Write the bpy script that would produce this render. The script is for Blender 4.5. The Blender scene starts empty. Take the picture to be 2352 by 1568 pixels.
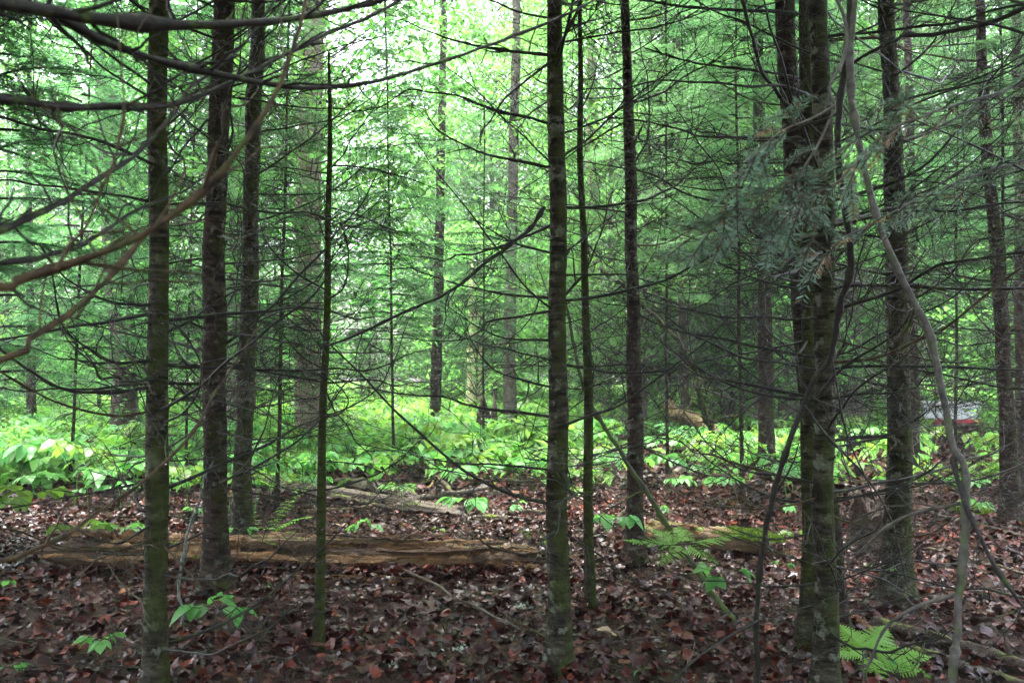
import bpy, math, random
import numpy as np
from mathutils import Vector, Matrix

R = math.radians
rng = np.random.default_rng(7)
random.seed(7)
S = bpy.context.scene
COL = S.collection

# ------------------------------------------------------------------ camera
EYE = 1.55
FPX = 1907.0                      # focal length in pixels of a 2352 x 1568 view
PITCH = math.atan(76 / FPX)
cam_d = bpy.data.cameras.new('camera')
cam_d.sensor_width = 22.2
cam_d.lens = 22.2 * FPX / 2352
cam_d.clip_start = 0.05
cam_d.clip_end = 800
cam_d.dof.use_dof = True
cam_d.dof.focus_distance = 5.5
cam_d.dof.aperture_fstop = 3.6
cam = bpy.data.objects.new('camera', cam_d)
cam.location = (0, 0, EYE)
cam.rotation_euler = (math.pi / 2 + PITCH, 0, 0)
COL.objects.link(cam)
S.camera = cam

# ------------------------------------------------------------------ sky and sun (overcast)
SUN_EL, SUN_AZ = R(74), R(-25)
w = bpy.data.worlds.new('World'); S.world = w; w.use_nodes = True
nt = w.node_tree; nt.nodes.clear()
sky = nt.nodes.new('ShaderNodeTexSky'); sky.sky_type = 'NISHITA'; sky.sun_disc = False
sky.sun_elevation = SUN_EL; sky.sun_rotation = SUN_AZ
sky.air_density = 1.0; sky.dust_density = 6.0; sky.ozone_density = 1.0
hsv = nt.nodes.new('ShaderNodeHueSaturation'); hsv.inputs['Saturation'].default_value = 0.62
bg = nt.nodes.new('ShaderNodeBackground'); bg.inputs['Strength'].default_value = 0.15
wo = nt.nodes.new('ShaderNodeOutputWorld')
nt.links.new(sky.outputs[0], hsv.inputs['Color']); nt.links.new(hsv.outputs[0], bg.inputs[0]); nt.links.new(bg.outputs[0], wo.inputs[0])
sl = bpy.data.lights.new('sun', 'SUN'); sl.energy = 1.35; sl.angle = R(30); sl.color = (1, 0.98, 0.94)
so = bpy.data.objects.new('sun', sl); COL.objects.link(so)
sd = Vector((math.sin(SUN_AZ) * math.cos(SUN_EL), math.cos(SUN_AZ) * math.cos(SUN_EL), math.sin(SUN_EL)))
so.rotation_euler = (-sd).to_track_quat('-Z', 'Y').to_euler(); so.location = (0, 0, 40)
S.view_settings.view_transform = 'Standard'; S.view_settings.look = 'None'
S.view_settings.gamma = 1.0; S.view_settings.use_curve_mapping = False
S.view_settings.exposure = 3.45
S.cycles.max_bounces = 6; S.cycles.diffuse_bounces = 4; S.cycles.glossy_bounces = 2
S.cycles.transmission_bounces = 4; S.cycles.volume_bounces = 0; S.cycles.transparent_max_bounces = 4
S.cycles.use_adaptive_sampling = True; S.cycles.adaptive_threshold = 0.035
S.cycles.sample_clamp_indirect = 6; S.cycles.caustics_reflective = False; S.cycles.caustics_refractive = False
try:
    S.cycles.use_denoising = True; S.cycles.denoising_prefilter = 'NONE'; S.cycles.denoising_input_passes = 'RGB_ALBEDO_NORMAL'; S.cycles.denoiser = 'OPENIMAGEDENOISE'
except Exception:
    pass

# ------------------------------------------------------------------ pixel <-> place
CP, SP = math.cos(PITCH), math.sin(PITCH)
def gz(x, y):
    x = np.asarray(x, float); y = np.asarray(y, float)
    a = 0.05 * np.sin(0.9 * x + 0.6 * y) + 0.04 * np.sin(1.7 * y - 0.8 * x + 1.3) + 0.02 * np.sin(3.1 * x + 2.3 * y)
    far = 0.10 * np.sin(0.21 * x + 0.4) * np.sin(0.17 * y) * np.clip((y - 8) / 10, 0, 1)
    return 0.55 * a + far
def ray(x, y):
    dx, dy = (x - 1176) / FPX, (784 - y) / FPX
    return np.array([dx, CP - dy * SP, SP + dy * CP])
def P(x, y, Y):
    d = ray(x, y); return np.array([0, 0, EYE]) + d * (Y / d[1])
def G(x, y):
    d = ray(x, y); t = -EYE / d[2]
    for _ in range(12):
        p = d * t
        t = (gz(p[0], p[1]) - EYE) / d[2]
    p = d * t
    return np.array([p[0], p[1], float(gz(p[0], p[1]))])
def onground(x, y): return np.array([x, y, float(gz(x, y))])

# ------------------------------------------------------------------ mesh helpers
class MB:
    def __init__(s): s.V = []; s.T = []; s.Q = []; s.C = []; s.n = 0
    def add(s, V, T=None, Q=None, C=None):
        V = np.asarray(V, float).reshape(-1, 3)
        if T is not None and len(T): s.T.append(np.asarray(T, int).reshape(-1, 3) + s.n)
        if Q is not None and len(Q): s.Q.append(np.asarray(Q, int).reshape(-1, 4) + s.n)
        if C is not None:
            C = np.asarray(C, float)
            if C.ndim == 1: C = np.tile(C, (len(V), 1))
            s.C.append(C)
        s.V.append(V); s.n += len(V)
        return s
    def mesh(s, name, mat, smooth=True):
        V = np.concatenate(s.V)
        T = np.concatenate(s.T) if s.T else np.zeros((0, 3), int)
        Q = np.concatenate(s.Q) if s.Q else np.zeros((0, 4), int)
        me = bpy.data.meshes.new(name)
        me.vertices.add(len(V)); me.vertices.foreach_set('co', V.astype(np.float32).ravel())
        li = np.concatenate([T.ravel(), Q.ravel()]).astype(np.int32)
        me.loops.add(len(li)); me.loops.foreach_set('vertex_index', li)
        st = np.concatenate([np.arange(len(T)) * 3, len(T) * 3 + np.arange(len(Q)) * 4]).astype(np.int32)
        me.polygons.add(len(st)); me.polygons.foreach_set('loop_start', st)
        me.polygons.foreach_set('use_smooth', np.full(len(st), smooth))
        if s.C and sum(len(c) for c in s.C) == len(V):
            a = me.attributes.new('Col', 'FLOAT_COLOR', 'POINT')
            C = np.concatenate(s.C)
            a.data.foreach_set('color', np.c_[C, np.ones(len(C))].astype(np.float32).ravel())
        me.materials.append(mat)
        me.update(calc_edges=True)
        return me
def link(name, me, parent=None, loc=None):
    o = bpy.data.objects.new(name, me); COL.objects.link(o)
    if parent is not None: o.parent = parent
    if loc is not None: o.location = loc
    return o
def empty(name, loc, rz=0):
    o = bpy.data.objects.new(name, None); o.empty_display_size = 0.1
    o.location = loc; o.rotation_euler = (0, 0, rz); COL.objects.link(o); return o
def tag(o, label=None, cat=None, group=None, kind=None):
    if label: o['label'] = label
    if cat: o['category'] = cat
    if group: o['group'] = group
    if kind: o['kind'] = kind
    return o
def smoothpath(pts, vals, step):
    """Catmull-Rom through pts (with radii), resampled about every step metres."""
    pts = np.asarray(pts, float); vals = np.asarray(vals, float)
    p = np.vstack([2 * pts[0] - pts[1], pts, 2 * pts[-1] - pts[-2]])
    out, ov = [], []
    for i in range(len(pts) - 1):
        a, b, c, d = p[i:i + 4]
        k = max(2, int(np.ceil(np.linalg.norm(c - b) / step)))
        for t in np.arange(k) / k:
            out.append(0.5 * (2 * b + (c - a) * t + (2 * a - 5 * b + 4 * c - d) * t * t + (-a + 3 * b - 3 * c + d) * t ** 3))
            ov.append(vals[i] * (1 - t) + vals[i + 1] * t)
    out.append(pts[-1]); ov.append(vals[-1])
    return np.array(out), np.array(ov)
def tube(mb, pts, rad, n=6, rmod=None, color=None, cap0=False):
    pts = np.asarray(pts, float); rad = np.asarray(rad, float); m = len(pts)
    tg = np.gradient(pts, axis=0); tg /= np.linalg.norm(tg, axis=1)[:, None] + 1e-12
    ref = np.array([1.0, 0, 0]) if abs(tg[0, 0]) < 0.8 else np.array([0, 1.0, 0])
    u = ref - tg[0] * tg[0].dot(ref); u /= np.linalg.norm(u)
    U = np.empty((m, 3)); U[0] = u
    for i in range(1, m):
        u = u - tg[i] * tg[i].dot(u); u /= np.linalg.norm(u) + 1e-12; U[i] = u
    W = np.cross(tg, U)
    th = np.arange(n) * 2 * np.pi / n
    rr = rad[:, None] * np.ones((1, n))
    if rmod is not None: rr = rr * rmod(pts, th)
    V = pts[:, None, :] + rr[..., None] * (np.cos(th)[None, :, None] * U[:, None, :] + np.sin(th)[None, :, None] * W[:, None, :])
    i = np.arange(m - 1)[:, None] * n; j = np.arange(n)[None, :]; j2 = (j + 1) % n
    Q = np.stack([i + j, i + j2, i + n + j2, i + n + j], -1).reshape(-1, 4)
    V = V.reshape(-1, 3); T = []
    tip = pts[-1] + tg[-1] * rad[-1]
    V = np.vstack([V, tip]); b = (m - 1) * n
    T = [(b + k, b + (k + 1) % n, m * n) for k in range(n)]
    if cap0:
        V = np.vstack([V, pts[0]]); T += [((k + 1) % n, k, m * n + 1) for k in range(n)]
    mb.add(V, T, Q, color)
    return mb
def rotmats(yaw, pitch, roll):
    cz, sz, cy, sy, cx, sx = np.cos(yaw), np.sin(yaw), np.cos(pitch), np.sin(pitch), np.cos(roll), np.sin(roll)
    M = np.empty((len(yaw), 3, 3))
    M[:, 0, 0] = cz * cy; M[:, 0, 1] = cz * sy * sx - sz * cx; M[:, 0, 2] = cz * sy * cx + sz * sx
    M[:, 1, 0] = sz * cy; M[:, 1, 1] = sz * sy * sx + cz * cx; M[:, 1, 2] = sz * sy * cx - cz * sx
    M[:, 2, 0] = -sy; M[:, 2, 1] = cy * sx; M[:, 2, 2] = cy * cx
    return M
def scatter(mb, V, F, pos, M, s, cols=None):
    """Many copies of a small triangle mesh V, F as real geometry."""
    N = len(pos); k = len(V)
    X = np.einsum('nij,kj->nki', M, V) * np.asarray(s)[:, None, None] + pos[:, None, :]
    T = (np.asarray(F)[None] + (np.arange(N) * k)[:, None, None]).reshape(-1, 3)
    C = None if cols is None else np.repeat(cols, k, axis=0)
    mb.add(X.reshape(-1, 3), T, None, C)

# ------------------------------------------------------------------ materials
def newmat(name):
    m = bpy.data.materials.new(name); m.use_nodes = True
    t = m.node_tree; t.nodes.clear()
    o = t.nodes.new('ShaderNodeOutputMaterial'); b = t.nodes.new('ShaderNodeBsdfPrincipled')
    t.links.new(b.outputs[0], o.inputs[0])
    return m, t, b, o
def N(t, kind, **kw):
    n = t.nodes.new(kind)
    for k, v in kw.items():
        if k.startswith('i_'): n.inputs[k[2:].replace('_', ' ')].default_value = v
        else: setattr(n, k, v)
    return n
def L(t, a, b): t.links.new(a, b)
def mixc(t, fac, a, b):
    m = t.nodes.new('ShaderNodeMix'); m.data_type = 'RGBA'
    for sock, v in ((m.inputs['Factor'], fac), (m.inputs[6], a), (m.inputs[7], b)):
        if hasattr(v, 'is_output') or isinstance(v, bpy.types.NodeSocket): t.links.new(v, sock)
        elif isinstance(v, tuple): sock.default_value = (*v, 1) if len(v) == 3 else v
        else: sock.default_value = v
    return m.outputs[2]
def ramp(t, src, stops):
    r = t.nodes.new('ShaderNodeValToRGB'); L(t, src, r.inputs[0])
    el = r.color_ramp.elements
    while len(el) > 1: el.remove(el[-1])
    for i, (p, c) in enumerate(stops):
        e = el[0] if i == 0 else el.new(p)
        e.position = p; e.color = (*c, 1) if isinstance(c, tuple) else (c, c, c, 1)
    return r.outputs[0]
def noise(t, vec, scale, detail=4, rough=0.6):
    n = t.nodes.new('ShaderNodeTexNoise'); n.inputs['Scale'].default_value = scale
    n.inputs['Detail'].default_value = detail; n.inputs['Roughness'].default_value = rough
    L(t, vec, n.inputs['Vector']); return n.outputs[0]
def mapped(t, sc):
    tc = t.nodes.new('ShaderNodeTexCoord'); mp = t.nodes.new('ShaderNodeMapping')
    mp.inputs['Scale'].default_value = sc; L(t, tc.outputs['Object'], mp.inputs[0]); return mp.outputs[0]
def bump(t, b, h, strength, dist=0.01):
    n = t.nodes.new('ShaderNodeBump'); n.inputs['Strength'].default_value = strength; n.inputs['Distance'].default_value = dist
    L(t, h, n.inputs['Height']); L(t, n.outputs[0], b.inputs['Normal'])

def bark(name, dark, light, moss=0.5, lichen=0.5, red=0.0, moss_dir=(0.8, -0.5, 0)):
    m, t, b, o = newmat(name)
    v = mapped(t, (1, 1, 1)); vb = mapped(t, (9, 9, 34)); vv = mapped(t, (30, 30, 9))
    n1 = noise(t, vb, 1.0, 5, 0.65); n2 = noise(t, v, 14, 5, 0.6); n3 = noise(t, v, 5, 4, 0.6); n4 = noise(t, vv, 1.0, 4)
    base = mixc(t, ramp(t, n1, [(0.40, 0.0), (0.50, 0.35), (0.62, 1.0)]), dark, light)
    base = mixc(t, ramp(t, n3, [(0.4, 0.0), (0.7, 0.6)]), base, (dark[0] * 1.5 + 0.02 * red, dark[1] * 1.05, dark[2] * 0.9))
    # lichen: pale crusts with a shape of their own
    li = ramp(t, n2, [(0.60 - 0.04 * lichen, 0.0), (0.66 - 0.04 * lichen, 0.75 * min(1, lichen + 0.2))])
    base = mixc(t, li, base, (0.15, 0.165, 0.12))
    # moss on the damp side of the stem
    geo = t.nodes.new('ShaderNodeNewGeometry'); dp = N(t, 'ShaderNodeVectorMath', operation='DOT_PRODUCT')
    L(t, geo.outputs['Normal'], dp.inputs[0]); dp.inputs[1].default_value = moss_dir
    ma = N(t, 'ShaderNodeMath', operation='MULTIPLY_ADD'); L(t, dp.outputs['Value'], ma.inputs[0]); ma.inputs[1].default_value = 0.16; L(t, n3, ma.inputs[2])
    ma2 = N(t, 'ShaderNodeMath', operation='MULTIPLY_ADD'); L(t, n2, ma2.inputs[0]); ma2.inputs[1].default_value = 0.35; L(t, ma.outputs[0], ma2.inputs[2])
    mf = ramp(t, ma2.outputs[0], [(0.86 - 0.22 * moss, 0.0), (1.02 - 0.22 * moss, min(1.0, 0.55 + 0.4 * moss))])
    base = mixc(t, mf, base, mixc(t, n1, (0.014, 0.022, 0.004), (0.056, 0.070, 0.014)))
    L(t, base, b.inputs['Base Color'])
    b.inputs['Roughness'].default_value = 0.75; b.inputs['Specular IOR Level'].default_value = 0.1
    s = N(t, 'ShaderNodeMath', operation='ADD'); L(t, n1, s.inputs[0]); L(t, n4, s.inputs[1])
    s2 = N(t, 'ShaderNodeMath', operation='ADD'); L(t, s.outputs[0], s2.inputs[0]); L(t, n2, s2.inputs[1])
    bump(t, b, s2.outputs[0], 1.0, 0.02)
    return m
M_FIR = bark('bark_fir', (0.009, 0.008, 0.005), (0.072, 0.063, 0.044), 0.76, 1.15)
M_FIR_DARK = bark('bark_fir_dark', (0.010, 0.007, 0.0055), (0.066, 0.047, 0.036), 0.4, 0.7, 0.3)
M_FIR_GREEN = bark('bark_fir_mossy', (0.010, 0.009, 0.005), (0.05, 0.047, 0.024), 1.1, 0.5)
M_FIR_PALE = bark('bark_pale', (0.15, 0.125, 0.095), (0.36, 0.31, 0.245), 0.15, 0.6)
M_FIR_GREY = bark('bark_grey', (0.075, 0.066, 0.056), (0.19, 0.17, 0.145), 0.18, 0.45)
def wood(name, a, b_, rough=0.5, sc=60, moss=0.0):
    m, t, b, o = newmat(name)
    v = mapped(t, (1, 1, 1)); n = noise(t, v, sc, 3)
    c = mixc(t, ramp(t, n, [(0.3, 0.0), (0.7, 1.0)]), a, b_)
    if moss:
        n2 = noise(t, v, sc * 0.3, 4)
        c = mixc(t, ramp(t, n2, [(0.62 - 0.2 * moss, 0.0), (0.75 - 0.2 * moss, 0.9)]), c, (0.05, 0.085, 0.012))
    L(t, c, b.inputs['Base Color']); b.inputs['Roughness'].default_value = rough; b.inputs['Specular IOR Level'].default_value = 0.22
    bump(t, b, n, 0.5, 0.003)
    return m
M_TWIG = wood('dead_twig', (0.009, 0.0085, 0.0075), (0.028, 0.025, 0.021), 0.5, 90, 0.25)
M_TWIG_BROWN = wood('brown_twig', (0.012, 0.009, 0.006), (0.085, 0.056, 0.025), 0.6, 34, 0.25)
M_STEM_GREY = wood('grey_stem', (0.03, 0.028, 0.024), (0.12, 0.11, 0.095), 0.6, 38, 0.35)
M_STICK = wood('fallen_stick', (0.03, 0.024, 0.018), (0.10, 0.075, 0.05), 0.5, 40, 0.2)
M_LICHEN = wood('lichen', (0.18, 0.24, 0.18), (0.42, 0.48, 0.38), 0.8, 120)

def rotten(name, a, b_, c_, moss=0.2):
    m, t, b, o = newmat(name)
    tc = t.nodes.new('ShaderNodeTexCoord')
    mp = t.nodes.new('ShaderNodeMapping'); mp.inputs['Scale'].default_value = (2.2, 42, 42); L(t, tc.outputs['Object'], mp.inputs[0])
    v = mp.outputs[0]; vo = mapped(t, (1, 1, 1))
    n1 = noise(t, v, 1.0, 6, 0.7); n2 = noise(t, vo, 6, 4); n3 = noise(t, vo, 22, 4)
    c = ramp(t, n1, [(0.25, a), (0.5, b_), (0.75, c_)])
    c = mixc(t, ramp(t, n2, [(0.45, 0.0), (0.7, 0.75)]), c, (0.05, 0.03, 0.018))
    geo = t.nodes.new('ShaderNodeNewGeometry'); sx = t.nodes.new('ShaderNodeSeparateXYZ'); L(t, geo.outputs['Normal'], sx.inputs[0])
    ma = N(t, 'ShaderNodeMath', operation='MULTIPLY_ADD'); L(t, sx.outputs['Z'], ma.inputs[0]); ma.inputs[1].default_value = 0.2; L(t, n2, ma.inputs[2])
    c = mixc(t, ramp(t, ma.outputs[0], [(0.85 - 0.3 * moss, 0.0), (0.95 - 0.3 * moss, min(1, moss * 2))]), c, mixc(t, n3, (0.04, 0.07, 0.008), (0.16, 0.22, 0.02)))
    L(t, c, b.inputs['Base Color']); b.inputs['Roughness'].default_value = 0.6; b.inputs['Specular IOR Level'].default_value = 0.2
    s = N(t, 'ShaderNodeMath', operation='ADD'); L(t, n1, s.inputs[0]); L(t, n3, s.inputs[1])
    bump(t, b, s.outputs[0], 1.0, 0.02)
    return m
M_ROT = rotten('rotten_wood', (0.035, 0.016, 0.006), (0.17, 0.088, 0.032), (0.36, 0.215, 0.09), 0.2)
M_ROT_CORE = rotten('rotten_core', (0.02, 0.011, 0.006), (0.06, 0.032, 0.015), (0.13, 0.075, 0.035), 0.1)
M_ROT_PALE = rotten('split_wood', (0.14, 0.075, 0.03), (0.30, 0.18, 0.085), (0.46, 0.31, 0.17), 0.05)
M_ROT_GREY = rotten('weathered_log', (0.04, 0.032, 0.025), (0.10, 0.083, 0.066), (0.19, 0.165, 0.135), 0.35)
M_ROT_MOSS = rotten('mossy_wood', (0.05, 0.03, 0.015), (0.15, 0.095, 0.05), (0.27, 0.19, 0.11), 0.55)
M_STUMP = rotten('dark_stump', (0.016, 0.012, 0.009), (0.045, 0.032, 0.022), (0.09, 0.065, 0.045), 0.45)
M_SNAG = rotten('bare_snag_wood', (0.42, 0.32, 0.18), (0.58, 0.47, 0.32), (0.68, 0.60, 0.46), 0.0)

def leafmat(name, col, trans, rough=0.4, vary=0.25, attr=False, tw=0.5, spec=0.5):
    m, t, b, o = newmat(name)
    if attr:
        at = N(t, 'ShaderNodeAttribute', attribute_name='Col'); base = at.outputs['Color']; tr = base
        base = mixc(t, 1.0, col, base); 
        mm = t.nodes.new('ShaderNodeMix'); mm.data_type = 'RGBA'; mm.blend_type = 'MULTIPLY'; mm.inputs['Factor'].default_value = 1
        mm.inputs[6].default_value = (*col, 1); L(t, at.outputs['Color'], mm.inputs[7]); base = mm.outputs[2]
        m3 = t.nodes.new('ShaderNodeMix'); m3.data_type = 'RGBA'; m3.blend_type = 'MULTIPLY'; m3.inputs['Factor'].default_value = 1
        m3.inputs[6].default_value = (*trans, 1); L(t, at.outputs['Color'], m3.inputs[7]); tr = m3.outputs[2]
    else:
        rg = t.nodes.new('ShaderNodeRGB'); rg.outputs[0].default_value = (*col, 1); base = rg.outputs[0]
        r2 = t.nodes.new('ShaderNodeRGB'); r2.outputs[0].default_value = (*trans, 1); tr = r2.outputs[0]
    oi = t.nodes.new('ShaderNodeObjectInfo')
    def shift(src):
        h = t.nodes.new('ShaderNodeHueSaturation')
        mr = t.nodes.new('ShaderNodeMapRange'); L(t, oi.outputs['Random'], mr.inputs[0]); mr.inputs[3].default_value = 1 - vary; mr.inputs[4].default_value = 1 + vary
        L(t, mr.outputs[0], h.inputs['Value']); L(t, src, h.inputs['Color'])
        mr2 = t.nodes.new('ShaderNodeMapRange'); mu = N(t, 'ShaderNodeMath', operation='FRACT'); mm2 = N(t, 'ShaderNodeMath', operation='MULTIPLY')
        L(t, oi.outputs['Random'], mm2.inputs[0]); mm2.inputs[1].default_value = 7.31; L(t, mm2.outputs[0], mu.inputs[0]); L(t, mu.outputs[0], mr2.inputs[0])
        mr2.inputs[3].default_value = 0.5 - 0.05 * vary; mr2.inputs[4].default_value = 0.5 + 0.05 * vary; L(t, mr2.outputs[0], h.inputs['Hue'])
        return h.outputs[0]
    L(t, shift(base), b.inputs['Base Color']); b.inputs['Roughness'].default_value = rough; b.inputs['Specular IOR Level'].default_value = spec
    tl = t.nodes.new('ShaderNodeBsdfTranslucent'); L(t, shift(tr), tl.inputs[0])
    mx = t.nodes.new('ShaderNodeMixShader'); mx.inputs[0].default_value = tw
    L(t, b.outputs[0], mx.inputs[1]); L(t, tl.outputs[0], mx.inputs[2]); L(t, mx.outputs[0], o.inputs[0])
    return m
M_NEEDLE = leafmat('fir_needles', (0.052, 0.130, 0.056), (0.12, 0.30, 0.10), 0.45, 0.3, True, 0.48, 0.3)
M_NEEDLE_NEAR = leafmat('near_fir_needles', (0.19, 0.32, 0.245), (0.15, 0.28, 0.17), 0.22, 0.1, True, 0.2, 1.0)
M_BROAD = leafmat('broad_leaves', (0.062, 0.18, 0.040), (0.18, 0.48, 0.10), 0.5, 0.25, True, 0.6, 0.2)
M_HERB = leafmat('herb_leaves', (0.095, 0.30, 0.075), (0.2, 0.56, 0.11), 0.4, 0.2, False, 0.45, 0.4)
M_COVER = leafmat('ground_cover_leaves', (0.11, 0.31, 0.065), (0.22, 0.56, 0.09), 0.45, 0.1, True, 0.48, 0.3)
M_FERN = leafmat('fern_fronds', (0.14, 0.34, 0.04), (0.26, 0.54, 0.06), 0.5, 0.12, False, 0.4, 0.3)
M_HSTEM = wood('herb_stem', (0.06, 0.07, 0.025), (0.12, 0.13, 0.05), 0.5, 40)
M_MOSS = leafmat('moss_tuft', (0.14, 0.24, 0.02), (0.18, 0.30, 0.025), 0.8, 0.1, True, 0.3)

def littermat():
    m, t, b, o = newmat('wet_fallen_leaves')
    at = N(t, 'ShaderNodeAttribute', attribute_name='Col')
    v = mapped(t, (1, 1, 1)); n = noise(t, v, 45, 4); n2 = noise(t, v, 9, 3)
    c = mixc(t, ramp(t, n, [(0.35, 0.0), (0.75, 0.55)]), at.outputs['Color'], (0.025, 0.012, 0.009))
    L(t, c, b.inputs['Base Color'])
    rr = ramp(t, n2, [(0.3, 0.24), (0.7, 0.5)]); L(t, rr, b.inputs['Roughness'])
    b.inputs['Specular IOR Level'].default_value = 0.24
    bump(t, b, n, 0.4, 0.005)
    return m
M_LITTER = littermat()
def groundmat():
    m, t, b, o = newmat('forest_floor')
    v = mapped(t, (1, 1, 1)); n = noise(t, v, 18, 6, 0.7); n2 = noise(t, v, 1.3, 4); n3 = noise(t, v, 60, 3)
    c = ramp(t, n, [(0.3, (0.014, 0.009, 0.007)), (0.5, (0.05, 0.022, 0.014)), (0.62, (0.10, 0.045, 0.026)), (0.75, (0.15, 0.085, 0.055))])
    c = mixc(t, ramp(t, n2, [(0.5, 0.0), (0.72, 0.6)]), c, (0.035, 0.05, 0.012))
    L(t, c, b.inputs['Base Color']); b.inputs['Roughness'].default_value = 0.45; b.inputs['Specular IOR Level'].default_value = 0.2
    s = N(t, 'ShaderNodeMath', operation='ADD'); L(t, n, s.inputs[0]); L(t, n3, s.inputs[1])
    bump(t, b, s.outputs[0], 1.0, 0.04)
    return m
M_GROUND = groundmat()
def plain(name, col, rough=0.5):
    m, t, b, o = newmat(name)
    v = mapped(t, (1, 1, 1)); n = noise(t, v, 8, 3)
    L(t, mixc(t, ramp(t, n, [(0.4, 0.0), (0.8, 0.25)]), col, tuple(c * 0.7 for c in col)), b.inputs['Base Color'])
    b.inputs['Roughness'].default_value = rough; return m

# ================================================================== ground
def grid(xs, ys):
    X, Y = np.meshgrid(xs, ys); Z = gz(X, Y)
    V = np.stack([X, Y, Z], -1).reshape(-1, 3); nx, ny = len(xs), len(ys)
    i = np.arange(ny - 1)[:, None] * nx; j = np.arange(nx - 1)[None]
    return V, np.stack([i + j, i + j + 1, i + nx + j + 1, i + nx + j], -1).reshape(-1, 4)
xs = np.concatenate([[-300, -160, -90, -50], np.arange(-34, 34.1, 0.4), [50, 90, 160, 300]])
ys = np.concatenate([[-40, -15, -5], np.arange(0, 40, 0.3), [42, 46, 52, 60, 75, 100, 150, 220, 330]])
V, Q = grid(xs, ys)
ground = link('ground', MB().add(V, None, Q).mesh('ground', M_GROUND)); tag(ground, kind='structure')

# fallen leaf shapes: lobed outlines, curled
def leaf_shape(seed, n=13, lobes=True):
    r = np.random.default_rng(seed)
    th = np.linspace(0, 2 * np.pi, n, endpoint=False)
    if lobes: rad = 0.62 + 0.38 * np.abs(np.cos(2.5 * th)) ** 0.8 * (0.75 + 0.25 * np.cos(th)) + r.uniform(-0.08, 0.08, n)
    else: rad = 1 / np.sqrt((np.cos(th) / 1.0) ** 2 + (np.sin(th) / 0.6) ** 2) + r.uniform(-0.05, 0.05, n)
    x, y = rad * np.cos(th), rad * np.sin(th)
    a, b, c = r.uniform(-0.1, 0.55), r.uniform(-0.15, 0.4), r.uniform(-0.3, 0.3)
    z = a * x * x + b * y * y + c * x * y + r.uniform(-0.14, 0.14, n)
    V = np.vstack([np.stack([x, y, z], 1), [[0, 0, -0.02]], np.stack([x, y, z], 1) * [0.5, 0.5, 0.3]])
    T = []
    for k in range(n):
        k2 = (k + 1) % n
        T += [(n, n + 1 + k, n + 1 + k2), (n + 1 + k, k, k2), (n + 1 + k, k2, n + 1 + k2)]
    return V, np.array(T)
LS = [leaf_shape(i, 13 if i % 2 else 11, i % 4 != 3) for i in range(10)]
def leaf_small(seed):
    V, T = leaf_shape(seed, 7, False)
    n = 7; V = V[:n + 1]; return V, np.array([(n, k, (k + 1) % n) for k in range(n)])
LS2 = [leaf_small(40 + i) for i in range(6)]
PAL = np.array([(0.055, 0.013, 0.008), (0.085, 0.020, 0.009), (0.030, 0.009, 0.007), (0.11, 0.036, 0.017), (0.05, 0.021, 0.017), (0.16, 0.044, 0.013), (0.018, 0.007, 0.006), (0.065, 0.037, 0.032), (0.20, 0.09, 0.045)])
PW = np.array([5, 4, 5, 2.2, 4, 2.2, 4.5, 2, 0.8]); PW = PW / PW.sum()
def wetness(x, y):
    return 0.78 + 0.42 * np.sin(1.1 * x + 1.5 * np.sin(0.9 * y)) * np.sin(1.4 * y + 1.2 * np.sin(1.3 * x))
def litter_cols(n):
    c = PAL[rng.choice(len(PAL), n, p=PW)] * rng.uniform(0.45, 1.15, (n, 1)) * np.array([1.15, 0.66, 0.74]); return c
def wedge(n, y0, y1, margin=0.72, power=1.0):
    """random floor points inside the view wedge"""
    y = y0 + (y1 - y0) * rng.random(n) ** power
    x = (rng.random(n) * 2 - 1) * (margin * y + 0.4)
    return x, y
lit = MB()
for vi, (LV, LT) in enumerate(LS):
    n = 3600
    y = np.sqrt(rng.uniform(2.6 ** 2, 11.5 ** 2, n)); x = (rng.random(n) * 2 - 1) * (0.70 * y + 0.3)
    pos = np.stack([x, y, gz(x, y) + rng.uniform(0.004, 0.05, n)], 1)
    M = rotmats(rng.uniform(0, 6.3, n), rng.normal(0, 0.42, n), rng.normal(0, 0.42, n))
    scatter(lit, LV, LT, pos, M, rng.uniform(0.016, 0.044, n) * rng.choice([0.6, 1, 1, 1.25], n), litter_cols(n) * wetness(x, y)[:, None])
for vi, (LV, LT) in enumerate(LS2):
    n = 4200
    y = np.sqrt(rng.uniform(10.5 ** 2, 27 ** 2, n)); x = (rng.random(n) * 2 - 1) * (0.68 * y + 0.3)
    pos = np.stack([x, y, gz(x, y) + rng.uniform(0.004, 0.05, n)], 1)
    M = rotmats(rng.uniform(0, 6.3, n), rng.normal(0, 0.35, n), rng.normal(0, 0.35, n))
    scatter(lit, LV, LT, pos, M, rng.uniform(0.06, 0.10, n), litter_cols(n) * wetness(x, y)[:, None])
lo = link('leaf_litter', lit.mesh('leaf_litter', M_LITTER)); tag(lo, 'wet brown fallen leaves carpeting the whole forest floor', 'leaf litter', kind='stuff')
# the nearest leaves one by one, as pieces of the ground
lmesh = []
for k in range(18):
    LV, LT = LS[k % 10]
    lmesh.append(MB().add(LV, LT, None, litter_cols(1)[0] * 0.85).mesh('fallen_leaf', M_LITTER))
for k in range(290):
    px, py = rng.uniform(20, 2330), rng.uniform(1360, 1566)
    g = G(px, py)
    o = link('leaf', lmesh[k % 18], ground, (g[0], g[1], g[2] + rng.uniform(0.035, 0.055)))
    o.rotation_euler = (rng.normal(0, 0.3), rng.normal(0, 0.3), rng.uniform(0, 6.3)); s = rng.uniform(0.032, 0.058); o.scale = (s, s, s)

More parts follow.
